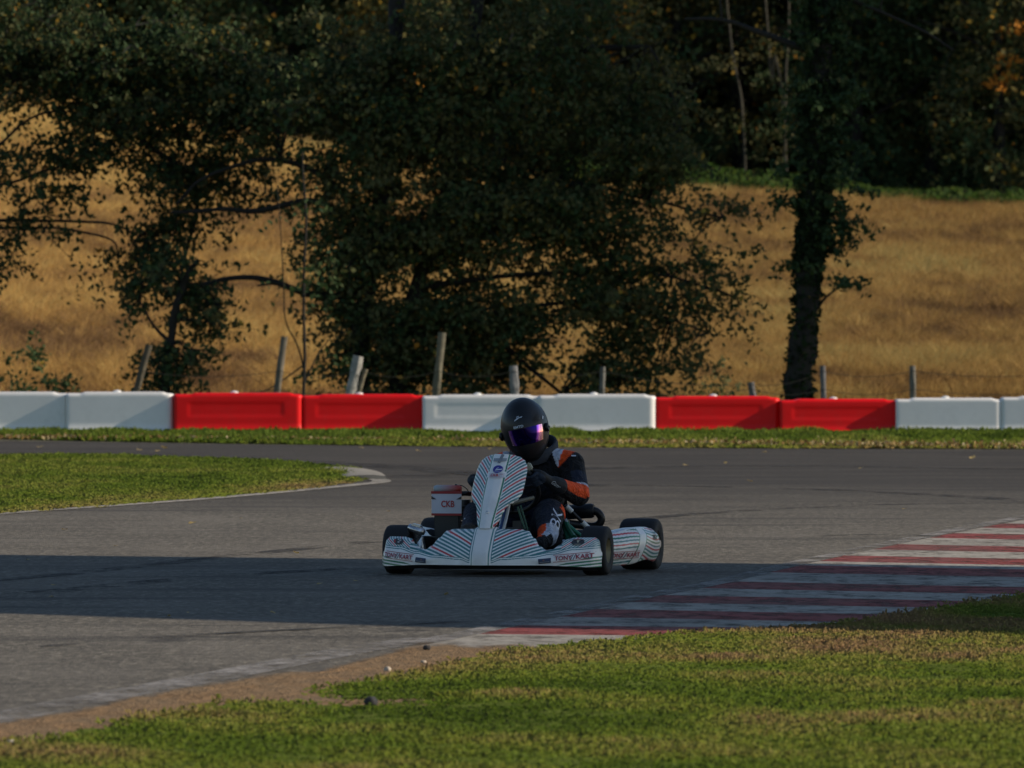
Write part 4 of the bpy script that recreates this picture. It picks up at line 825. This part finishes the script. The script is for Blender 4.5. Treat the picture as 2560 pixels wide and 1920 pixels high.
# ---- radiator with its printed curtain
r0, r1 = kp(505, 740, -.36), kp(697, 910, -.36); rb = kp(505, 1130, -.36).z; xx = -.36; ya, yb = r0.y, r1.y; zt_, zm = r0.z, r1.z
rad = MB(); rad.add(*box(xx - .03, xx, ya + .006, yb - .004, max(.07, rb), zt_ - .004, .003)); 
rad = rad.build('radiator', M_BLACK, kart)
m, nt, p, o = nt_new('radiator_core'); v = pos(nt); wv = N(nt, 'ShaderNodeTexWave', wave_type='BANDS', bands_direction='Z'); wv.inputs['Scale'].default_value = 90; nt.links.new(v, wv.inputs[0])
nt.links.new(ramp(nt, wv.outputs[0], [(.2, (.01, .01, .01)), (.8, (.07, .066, .055))]), p.inputs['Base Color']); p.inputs['Roughness'].default_value = .6
mb = MB(); mb.add(*box(xx - .002, xx + .006, ya + .012, yb - .012, max(.075, rb), zm + .005, .001)); mb.build('cooling_core', m, rad)
def cur_pt(a, b, off): return Vector((xx + .012 + off * 2 - .35 * (a * a), a + (ya + yb) / 2, b))
mb = MB(); W_ = yb - ya + .012; hC = zt_ - zm; zc = (zt_ + zm) / 2
put_rect(mb, cur_pt, 0, zc, W_, hC, (.66, .66, .72), 0, 0); put_rect(mb, cur_pt, 0, zt_ - .007, W_ * 1.03, .014, (.36, .02, .025), 0, .001); put_rect(mb, cur_pt, 0, zm + .006, W_, .012, (.36, .02, .025), 0, .001)
for sg in (1, -1): mb.add([cur_pt(sg * W_ * .5, zc + hC * .30, .0015), cur_pt(sg * W_ * .5, zc + hC * .17, .0015), cur_pt(sg * W_ * .33, zc + hC * .16, .0015)], [(0, 1, 2) if sg < 0 else (0, 2, 1)], DK)
cur = mb.build('printed_curtain', M_DECAL, rad, smooth=False)
mb = MB(); put_text(mb, 'CKB', cur_pt, .008, zc - hC * .02, W_ * .44, hC * .27, (.45, .03, .04), 0, .002, bold=.02); mb.build('lettering', M_DECAL, cur, smooth=False)
mb = MB(); V_, F_ = xf(lathe([(.001, -.075), (.018, -.074), (.024, -.06), (.024, .06), (.018, .074), (.001, .075)], 18, 'y'), Matrix.Translation((xx - .01, (ya + yb) / 2 + .002, zt_ + .012)) @ Matrix.Scale(.85, 4, (0, 0, 1)))
mb.add(V_, F_, [(.5, .06, .04) if v.y > (ya + yb) / 2 + .015 else (.42, .47, .48) for v in V_]); mb.build('header_tank', M_DECAL, rad)
mb = MB(); c = kp(657, 738, -.37); mb.add(*tube([c + Vector((0, 0, -.0)), c + Vector((0, 0, .018)), c + Vector((0, 0, .022))], [.018, .018, .012], 14)); mb.add(*tube([c + Vector((0, .002, .02)), c + Vector((0, .01, .034))], [.010, .008], 10)); mb.build('filler_cap', M_BLACK, rad)
mb = MB(); mb.add(*tube(smooth_path([kp(690, 758, -.37), kp(740, 757, -.38), kp(790, 770, -.45), kp(830, 860, -.5)], 5), .013, 10)); mb.add(*tube(smooth_path([kp(668, 700, -.37), kp(710, 705, -.37), kp(745, 735, -.37), kp(755, 775, -.38)], 6), .0025, 6), (.5, .5, .5)); mb.build('hose', M_BLACK, rad)
# ---- engine, tank, seat, steering
mb = MB(); mb.add(*box(-.86, -.58, -.45, -.24, .09, .24, .012))
for k in range(6): mb.add(*box(-.84, -.66, -.43, -.27, .255 + .017 * k, .263 + .017 * k, .002))
mb.add(*xf(lathe([(.001, .35), (.03, .35), (.034, .30), (.03, .24)], 14, 'z'), Matrix.Translation((-.75, -.35, .03)))); mb.build('engine', M_SATIN, kart)
mb = MB(); c = kp(1090, 985, -.16); V_, F_ = box(c.x - .09, c.x + .07, c.y - .055, c.y + .06, .06, c.z + .03, .035); mb.add(V_, F_); mb.build('fuel_tank', M_GREYP, kart)
def seat_pt(u, v):                                    # u across, v front to back and up
    P = [(-.36, .10), (-.52, .085), (-.66, .075), (-.78, .12), (-.86, .22), (-.90, .34), (-.93, .44)]
    f = v * (len(P) - 1); i = min(len(P) - 2, int(f)); t = f - i; x = P[i][0] + (P[i + 1][0] - P[i][0]) * t; z = P[i][1] + (P[i + 1][1] - P[i][1]) * t
    a = abs(u); side = .18 * a ** 3; wdt = .185 + .02 * v
    return Vector((x + side * .9 * sstep(.5, 1, v), u * wdt, z + side * (1 - .6 * v)))
nu, nv = 25, 25; fr = [seat_pt(-1 + 2 * i / (nu - 1), j / (nv - 1)) for i in range(nu) for j in range(nv)]
mb = MB(); mb.add(*shell(fr, [p + Vector((0, 0, -.006)) for p in fr], [(.01, .01, .01)] * len(fr), nu, nv)); mb.build('seat', M_BLACK, kart)
WC = Vector((-.22, .012, .452)); WN = Vector((-.80, 0, .60)); WU = Vector((.60, 0, .80)); WY = Vector((0, 1, 0)); WR = .158
def wheel_at(t, r=WR): return WC + (WY * math.cos(t) + WU * math.sin(t)) * r
mb = MB(); ring = []
n1, n2 = 48, 10
for i in range(n1):
    t = 2 * math.pi * i / n1; c = wheel_at(t); e = (c - WC).normalized()
    for k in range(n2): a = 2 * math.pi * k / n2; ring.append(c + (e * math.cos(a) + WN * math.sin(a)) * .0135)
mb.add(ring, [(i * n2 + k, ((i + 1) % n1) * n2 + k, ((i + 1) % n1) * n2 + (k + 1) % n2, i * n2 + (k + 1) % n2) for i in range(n1) for k in range(n2)])
for t in (.15, math.pi - .15, -math.pi / 2): mb.add(*tube([WC - WN * .02, wheel_at(t)], .009, 8))
mb.add(*tube([WC - WN * .035, WC], [.03, .035], 14)); mb.build('steering_wheel', M_BLACK, kart)
mb = MB(); mb.add(*tube([WC - WN * .03, (.02, 0, .17), (.06, 0, .10)], .011, 10)); mb.build('steering_column', M_STEEL, kart)
mb = MB(); mb.add(*tube([kp(1055, 825, -.12), kp(1200, 785, -.20)], [.013, .011], 8)); mb.build('column_brace', plain('dull_alloy', (.23, .22, .17), .5, .5), kart)
mb = MB(); mb.add(*tube([kp(1090, 850, -.08), kp(1115, 930, -.06), kp(1140, 1000, -.05)], .006, 6)); mb.add(*tube([kp(1110, 840, -.1), kp(1128, 900, -.08), kp(1160, 1010, -.06)], .005, 6)); mb.build('cable', plain('green_cable', (.05, .12, .07), .5), kart)
# seat stay, exhaust
a, b = kp(1418, 838, -.74), kp(1582, 1000, -.80)
for (s0, s1, r, mat, nm) in ((0, 1, .0095, M_SATIN, 'seat_stay'),):
    mb = MB(); mb.add(*tube([a.lerp(b, s0), a.lerp(b, s1)], r, 10)); st = mb.build(nm, mat, kart)
for s0, s1 in ((.04, .28), (.72, 1.0)):
    mb = MB(); mb.add(*tube([a.lerp(b, s0), a.lerp(b, s1)], .0145, 12)); mb.build('sleeve', M_STAY, st)
mb = MB(); mb.add(*tube([kp(1405, 890, -.98), kp(1425, 888, -.98), kp(1600, 876, -.98), kp(1618, 876, -.98)], [.028, .040, .040, .034], 18)); ex = mb.build('exhaust', M_SATIN, kart)
mb = MB(); mb.add(*tube(smooth_path([kp(1600, 872, -.98), kp(1640, 885, -.99), kp(1668, 925, -1.0), kp(1655, 965, -1.0), kp(1610, 985, -1.0), kp(1520, 975, -.98), kp(1440, 965, -.95)], 7), .0215, 14)); mb.build('exhaust_pipe', M_SATIN, ex)
# chain
mb = MB(); mb.add(*tube(smooth_path([kp(1420, 935, -.28), kp(1432, 975, -.27), kp(1425, 1020, -.26), kp(1408, 1050, -.24)], 5), .008, 6)); mb.build('chain', plain('chain_steel', (.4, .42, .42), .4, .7, var=.8, scale=120), kart)
# =================================================================== the driver
def capsules(segs):
    V = []; Fc = []
    for (a, b, ra, rb) in segs:
        a, b = Vector(a), Vector(b); d = (b - a); L = d.length; d = d / L if L > 1e-6 else Vector((0, 0, 1)); n = d.orthogonal().normalized(); m_ = d.cross(n); pr = []
        for k in range(6): t = math.pi / 2 * k / 5; pr.append((-ra * math.cos(t), max(1e-4, ra * math.sin(t))))
        for k in range(6): t = math.pi / 2 * k / 5; pr.append((L + rb * math.sin(t), max(1e-4, rb * math.cos(t))))
        base = len(V)
        for (h, r) in pr:
            for k in range(14): q = 2 * math.pi * k / 14; V.append(a + d * h + (n * math.cos(q) + m_ * math.sin(q)) * r)
        for i in range(len(pr) - 1):
            for k in range(14): x_ = base + i * 14 + k; y_ = base + i * 14 + (k + 1) % 14; Fc.append((x_, y_, y_ + 14, x_ + 14))
        Fc.append(tuple(base + k for k in range(14))[::-1]); Fc.append(tuple(base + (len(pr) - 1) * 14 + k for k in range(14)))
    return V, Fc
def remeshed(segs, vox, smooth=6, extra=None):
    V, Fc = capsules(segs)
    if extra: b = len(V); V += [Vector(v) for v in extra[0]]; Fc += [tuple(b + i for i in f) for f in extra[1]]
    me = bpy.data.meshes.new('tmp'); me.from_pydata([tuple(v) for v in V], [], Fc); o = link('tmp', me)
    r = o.modifiers.new('r', 'REMESH'); r.mode = 'VOXEL'; r.voxel_size = vox; r.use_smooth_shade = True
    s = o.modifiers.new('s', 'SMOOTH'); s.iterations = smooth; s.factor = .5
    dg = bpy.context.evaluated_depsgraph_get(); out = bpy.data.meshes.new_from_object(o.evaluated_get(dg)); bpy.data.objects.remove(o); bpy.data.meshes.remove(me)
    for p in out.polygons: p.use_smooth = True
    return out
SHL, SHR = kp(1462, 555, -.61), Vector((-.64, -.125, .565)); ELL = kp(1512, 768, -.50); WRL = kp(1345, 690, -.27); ELR = Vector((-.50, -.20, .385)); WRR = Vector((-.28, -.165, .45))
KNL = kp(1312, 900, -.31); ANL = kp(1297, 1062, -.03); TOL = kp(1235, 1112, .09); KNR = kp(800, 900, -.33); ANR = kp(760, 1015, -.02); TOR = kp(735, 1010, .06)
HPL, HPR = Vector((-.70, .10, .19)), Vector((-.70, -.10, .19)); NECK = Vector((-.615, .045, .66)); HEAD = kp(1140, 330, -.55)
SEG = [('pelvis', (-.73, -.05, .18), (-.73, .05, .18), .135, .135), ('belly', (-.72, 0, .2), (-.68, .02, .36), .145, .145), ('chest', (-.68, -.05, .42), (-.66, .10, .42), .125, .125), ('chest', (-.66, -.07, .52), (-.64, .15, .53), .098, .098), ('shoulder', (-.63, -.1, .575), SHR, .07, .07), ('shoulder', (-.62, .16, .59), SHL, .075, .072),
       ('neck', (-.635, .04, .58), NECK, .085, .066), ('head', NECK, HEAD, .06, .085), ('arm', SHL, ELL, .070, .060), ('forearm', ELL, WRL, .060, .040), ('arm_r', SHR, ELR, .068, .058), ('forearm_r', ELR, WRR, .058, .038),
       ('thigh', HPL, KNL, .100, .086), ('thigh_r', HPR, KNR, .095, .070), ('shin', KNL, ANL, .084, .052), ('shin_r', KNR, ANR, .068, .048), ('boot', ANL, TOL, .047, .034), ('boot_r', ANR, TOR, .046, .034)]
bodym = remeshed([s[1:] for s in SEG], .006, 8)
NAVY, BLK, ORG, WHT = (.020, .026, .045), (.0075, .008, .010), (.95, .095, .012), (.62, .66, .76)
P = np.array([v.co[:] for v in bodym.vertices]); Nn = np.array([v.normal[:] for v in bodym.vertices]); best = np.full(len(P), 9.); bi = np.zeros(len(P), int); bt = np.zeros(len(P))
for i, (nm, a, b, ra, rb) in enumerate(SEG):
    a, b = np.array(a), np.array(b); d = b - a; L2 = (d * d).sum(); t = np.clip(((P - a) @ d) / L2, 0, 1); ds = np.linalg.norm(P - a - t[:, None] * d, axis=1) / (ra + (rb - ra) * t); m_ = ds < best; best[m_] = ds[m_]; bi[m_] = i; bt[m_] = t[m_]
cols = []
for k in range(len(P)):
    nm = SEG[bi[k]][0]; t = bt[k]; x, y, z = P[k]; nx_, ny_, nz_ = Nn[k]; c = BLK
    if nm in ('belly', 'pelvis'): c = NAVY
    yy = abs(y - .055)
    if nm in ('chest', 'shoulder', 'neck', 'arm', 'arm_r') and z > .552 and x > -.70:
        f = (z - .555) / .09; lo_, mid, hi = .150 - .038 * f, .150 + .017 * f, .150 + .085 * f
        if lo_ < yy < mid: c = WHT
        elif mid <= yy < hi: c = ORG
    if nm in ('arm', 'arm_r'):
        if t > .42 and ny_ * (1 if nm == 'arm' else -1) > -.15: c = NAVY
        if t > .80 and nz_ > -.3: c = WHT if t < .86 else ORG
        if t > .93: c = ORG if nz_ > -.15 else BLK
    if nm in ('forearm', 'forearm_r'):
        c = BLK
        if t < .93 and nz_ > -.42 + .45 * abs(t - .35): c = ORG
    if nm in ('thigh', 'thigh_r'): c = NAVY if t > .3 else BLK
    if nm == 'thigh' and t > .9 and ny_ > .80 and nz_ > -.5: c = ORG
    if nm in ('shin', 'shin_r'):
        c = NAVY if ny_ < .75 else BLK
        if nm == 'shin' and t > .80: c = WHT if ny_ > -.05 else ORG
        if nm == 'shin' and t < .12 and ny_ > .80: c = ORG
    if nm == 'boot': c = BLK if (ny_ > .6 or nz_ < -.45) else (WHT if t < .55 and ny_ > -.1 else (ORG if t < .75 and ny_ < .1 else BLK))
    if nm == 'boot_r': c = (.07, .068, .062)
    cols.append(c)
m, nt, p, o = nt_new('racing_suit'); v = pos(nt); at_ = N(nt, 'ShaderNodeAttribute', attribute_name='Col'); n1_ = noise_node(nt, 26, 4, v); n2_ = noise_node(nt, 15, 3, v); n2_.inputs['Distortion'].default_value = 1.2
nt.links.new(mix(nt, 1, at_.outputs['Color'], ramp(nt, n1_.outputs[0], [(.3, .75), (.7, 1.1)]), 'MULTIPLY'), p.inputs['Base Color']); p.inputs['Roughness'].default_value = .75; p.inputs['Specular IOR Level'].default_value = .25; p.inputs['Sheen Weight'].default_value = .03
bump(nt, p, n2_.outputs[0], 1.0, .05); M_SUIT = m
bodym.materials.clear(); bodym.materials.append(M_SUIT); setcol(bodym, np.array(cols, dtype=np.float32)); bodym.name = 'person'
person = bpy.data.objects.new('person', bodym); COL.objects.link(person); person.location = O; person.rotation_euler = (0, 0, KRZ)
tag(person, 'kart driver in black and orange racing suit and helmet gripping the steering wheel', 'person')
# ---- helmet
HR_ = Matrix.Rotation(math.radians(12), 4, 'X') @ Matrix.Rotation(math.radians(1), 4, 'Z') @ Matrix.Rotation(math.radians(4), 4, 'Y')
HC = kp(1140, 300, -.55)
def helm(az, el, off=0.):
    ce, se = math.cos(el), math.sin(el); low = sstep(.0, -1.0, se)
    x = .152 * ce * math.cos(az); y = .127 * ce * math.sin(az); z = (.162 if se > 0 else .205) * se
    fr_ = max(0, math.cos(az))
    x += .030 * low * fr_ * fr_ * ce ** .5; y *= 1 - .12 * low + .03 * sstep(.1, .6, se) * 0; x *= 1 - .04 * low * (1 - fr_)
    if z < -.180: z = -.180 + (z + .180) * .3
    p = Vector((x, y, z)); n = Vector((x / .152 ** 2, y / .127 ** 2, z / .163 ** 2)).normalized()
    return p + n * off
def hx(p): return HC + HR_ @ p
na, ne = 72, 44; V_ = []
for i in range(na):
    for j in range(ne): V_.append(hx(helm(2 * math.pi * i / na, math.radians(-72 + 162 * j / (ne - 1)))))
mb = MB(); mb.add(V_, [(i * ne + j, ((i + 1) % na) * ne + j, ((i + 1) % na) * ne + j + 1, i * ne + j + 1) for i in range(na) for j in range(ne - 1)])
M_HELM = plain('matt_black_helmet', (.010, .0105, .012), .38, var=.3, spec=.4, coat=.12); helmet = mb.build('helmet', M_HELM, person, angle=0)
def patch(a0, a1, e0, e1, off, n=40, k=12, rnd=0.):
    fr = []; bk = []
    for i in range(n):
        u = -1 + 2 * i / (n - 1); az = math.radians(a0 + (a1 - a0) * i / (n - 1)); sh = 1 - rnd * max(0, abs(u) - .55) / .45
        for j in range(k):
            em = (e0 + e1) / 2; el = math.radians(em + (e0 - em + (e1 - e0) * j / (k - 1)) * sh); fr.append(hx(helm(az, el, off))); bk.append(hx(helm(az, el, off - .006)))
    return shell(fr, bk, [(.5, .5, .5)] * (n * k), n, k)
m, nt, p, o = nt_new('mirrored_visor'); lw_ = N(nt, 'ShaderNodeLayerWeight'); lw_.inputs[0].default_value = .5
nt.links.new(ramp(nt, lw_.outputs['Facing'], [(0, (.008, .005, .07)), (.16, (.014, .008, .14)), (.21, (.40, .13, .85)), (.27, (.95, .40, .75)), (.4, (.95, .55, .45))]), p.inputs['Base Color']); p.inputs['Metallic'].default_value = .92; p.inputs['Roughness'].default_value = .07; M_VIS = m  # pink stops paint in a bright reflection at the visor's turned-away end
mb = MB(); mb.add(*patch(-29, 57, -24, 8, .006, rnd=.15)); vis_ = mb.build('visor', M_VIS, helmet)  # one side stops short, keeping the painted pink at the other end
mb = MB(); mb.add(*patch(-32, 57, 1, 10.5, .0075, rnd=.03)); mb.build('sun_strip', M_HELM, vis_)
hfn = lambda a, b, off: hx(helm(a / .145, b / .16, off))
mb = MB(); put_text(mb, 'BMTD', hfn, -.002, .0145, .058, .013, (.50, .56, .64), 0, .0095, bold=.03); mb.build('lettering', M_DECAL, vis_, smooth=False)
mb = MB(); put_rect(mb, hfn, -.006, .056, .034, .006, (.55, .60, .68), .32, .003, cut=1.5); put_rect(mb, hfn, .012, .062, .038, .005, (.55, .60, .68), .08, .0035, cut=1.2); put_rect(mb, hfn, .002, .069, .018, .004, (.55, .60, .68), .2, .0035); mb.build('emblem', M_DECAL, helmet, smooth=False)
mb = MB()
for (a, b) in ((-.02, .178), (-.005, .180), (.010, .180), (-.012, .196), (.004, .198), (-.02, .192)): put_rect(mb, hfn, a - .004, b, .006, .004, (.16, .17, .19), 0, .0015, ell=True)
mb.build('vent_holes', M_DECAL, helmet, smooth=False)
for sg in (1, -1):
    mb = MB(); q = hx(helm(sg * math.radians(76), math.radians(-6), .004)); ax = (HR_ @ Vector((0, sg, 0))); rot = ax.to_track_quat('Z', 'Y').to_matrix().to_4x4()
    mb.add(*xf(lathe([(.001, .010), (.020, .009), (.024, .004), (.024, -.004)], 20, 'z'), Matrix.Translation(q) @ rot)); mb.add(*xf(box(-.004, .022, -.006, .006, .008, .013, .002), Matrix.Translation(q) @ rot)); mb.build('visor_pivot', M_SATIN, helmet)
    mb = MB(); sfn = lambda a, b, off: hx(helm(a / .14, b / .16, off)); put_rect(mb, sfn, sg * .168, .034, .020, .009, (.55, .58, .62), sg * .75, .003); mb.build('sticker', M_DECAL, helmet, smooth=False); mb = MB(); put_rect(mb, sfn, sg * .205, -.03, .012, .020, (.45, .10, .55), 0, .003, ell=True); mb.build('purple_sticker', M_DECAL, helmet, smooth=False)
# padded collar round the neck
mb = MB(); cc = []
n1, n2 = 40, 10
for i in range(n1):
    t = 2 * math.pi * i / n1; c = Vector((-.625 + .10 * math.cos(t), .055 + .118 * math.sin(t), .650 - .05 * math.cos(t) + .012 * math.sin(t))); e = Vector((math.cos(t), math.sin(t), 0))
    for k in range(n2): a = 2 * math.pi * k / n2; cc.append(c + e * .015 * math.cos(a) + Vector((0, 0, .036 * math.sin(a))))
mb.add(cc, [(i * n2 + k, ((i + 1) % n1) * n2 + k, ((i + 1) % n1) * n2 + (k + 1) % n2, i * n2 + (k + 1) % n2) for i in range(n1) for k in range(n2)]); mb.build('neck_collar', plain('dark_padding', (.035, .042, .055), .8, var=.4, bmp=.4), person)
# ---- gloves: palm outside the rim, four fingers round the front of it, thumb along the driver's side
M_GLOVE = plain('black_glove', attr=True, rough=.7, var=.4, scale=40, bmp=.5, bscale=90)
def glove(t0, sg, wrist):
    c = wheel_at(t0); out = (c - WC).normalized(); tan = WN.cross(out) * 1.0; tan = tan if tan.z > 0 else -tan; fwd = -WN
    palm_c = c + out * .034 - fwd * .004; segs = []
    for k, (o_, L) in enumerate(((.030, 1.0), (.010, 1.08), (-.010, 1.02), (-.029, .84))):
        b = c + tan * o_; r = .0105 - .0006 * k; rr = .0135 + r; pts = [b + out * (.038) + fwd * .006]
        for a in (40, 85, 135, 190 * L): q = math.radians(a); pts.append(b + (out * math.cos(q) + fwd * math.sin(q)) * rr * (1.25 if a < 60 else 1.05))
        for i, (p0, p1) in enumerate(zip(pts, pts[1:])): segs.append((p0, p1, r * (1.12 - .07 * i), r * (1.05 - .07 * i)))
    segs.append((palm_c + tan * .024, palm_c - tan * .024, .020, .018)); segs.append((palm_c + tan * .018 + out * .012, palm_c - tan * .018 + out * .012, .019, .017))
    w_ = Vector(wrist); segs.append((palm_c + out * .010, palm_c.lerp(w_, .6), .028, .029)); segs.append((palm_c.lerp(w_, .55), w_, .030, .036)); d = (w_ - palm_c).normalized(); segs.append((w_, w_ + d * .035, .042, .047))
    th = [palm_c + tan * .022 - fwd * .012, c + tan * .040 - fwd * .022 + out * .004, c + tan * .052 - fwd * .020 - out * .012, c + tan * .060 - fwd * .012 - out * .022]
    for i, (p0, p1) in enumerate(zip(th, th[1:])): segs.append((p0, p1, .0125 - .001 * i, .0115 - .001 * i))
    me = remeshed(segs, .0035, 3); PP = np.array([v.co[:] for v in me.vertices]); f = ((PP - np.array(palm_c)) @ np.array(fwd)); col_ = np.where(f[:, None] > .012, np.array([[.028, .040, .065]]), np.array([[.010, .011, .013]])); me.materials.clear(); me.materials.append(M_GLOVE); setcol(me, col_.astype(np.float32)); o = link('glove', me, person)
    return o, palm_c, w_
g1, pc, wl = glove(.42, 1, WRL); g2, _, _ = glove(math.pi - .25, -1, WRR)
# script on the cuff of one glove
d = (wl - pc).normalized(); up_ = Vector((.55, .15, .8)); up_ = (up_ - d * up_.dot(d)).normalized(); nn_ = d.cross(up_); nn_ = nn_ if nn_.x > 0 else -nn_; up2 = nn_.cross(d); up2 = up2 if up2.z > 0 else -up2; base_ = pc.lerp(wl, .8)
gfn = lambda a, b, off: base_ + (d * a if d.y > 0 else -d * a) + up2 * (b + .012) + nn_ * (math.sqrt(max(0, .036 ** 2 - (b * .8) ** 2)) + off)
mb = MB(); put_text(mb, 'Gtmn', gfn, 0, 0, .075, .022, (.5, .53, .56), -.12, .006, shear=.3, bold=.01); mb.build('lettering', M_DECAL, g1, smooth=False)
# ---- letters down the shin
d = (ANL - KNL).normalized(); face = Vector((.72, .62, .25)); face = (face - d * face.dot(d)).normalized(); side = d.cross(face)
def sfn(a, b, off):
    r = .080 - .030 * max(0, min(1, b / (ANL - KNL).length)); q = a / r; return KNL + d * b + (face * math.cos(q) + side * math.sin(q)) * (r + off)
L_ = (ANL - KNL).length
mb = MB()
def leg_text(s, ca, cb, w1, h1):
    V, Fc, asp = textmesh(s, 0, .0); P_ = []
    for v in V: P_.append(sfn(ca + SG * v[1] / asp * h1, cb - v[0] * w1, .004))
    mb.add(P_, Fc, WHT)
SG = 1
leg_text('BK', 0, L_ * .52, L_ * .62, .062)
mb.build('lettering', M_DECAL, person, smooth=False)
mb = MB(); q = KNR.lerp(ANR, .55) + Vector((.05, .03, .02)); mb.add(*xf(box(-.002, .002, -.010, .010, -.005, .005, .001), Matrix.Translation(kp(732, 932, -.10))), WHT); mb.build('knee_badge', M_DECAL, person)
mb = MB(); q = SHL + Vector((.06, .02, .045)); n_ = Vector((.7, .3, .6)).normalized(); rt = n_.to_track_quat('Z', 'Y').to_matrix().to_4x4(); q = SHL + n_ * .0755; mb.add(*xf(box(-.013, .013, -.004, .004, -.001, .0015, .0005), Matrix.Translation(q) @ rt), WHT); mb.build('shoulder_badge', M_DECAL, person)
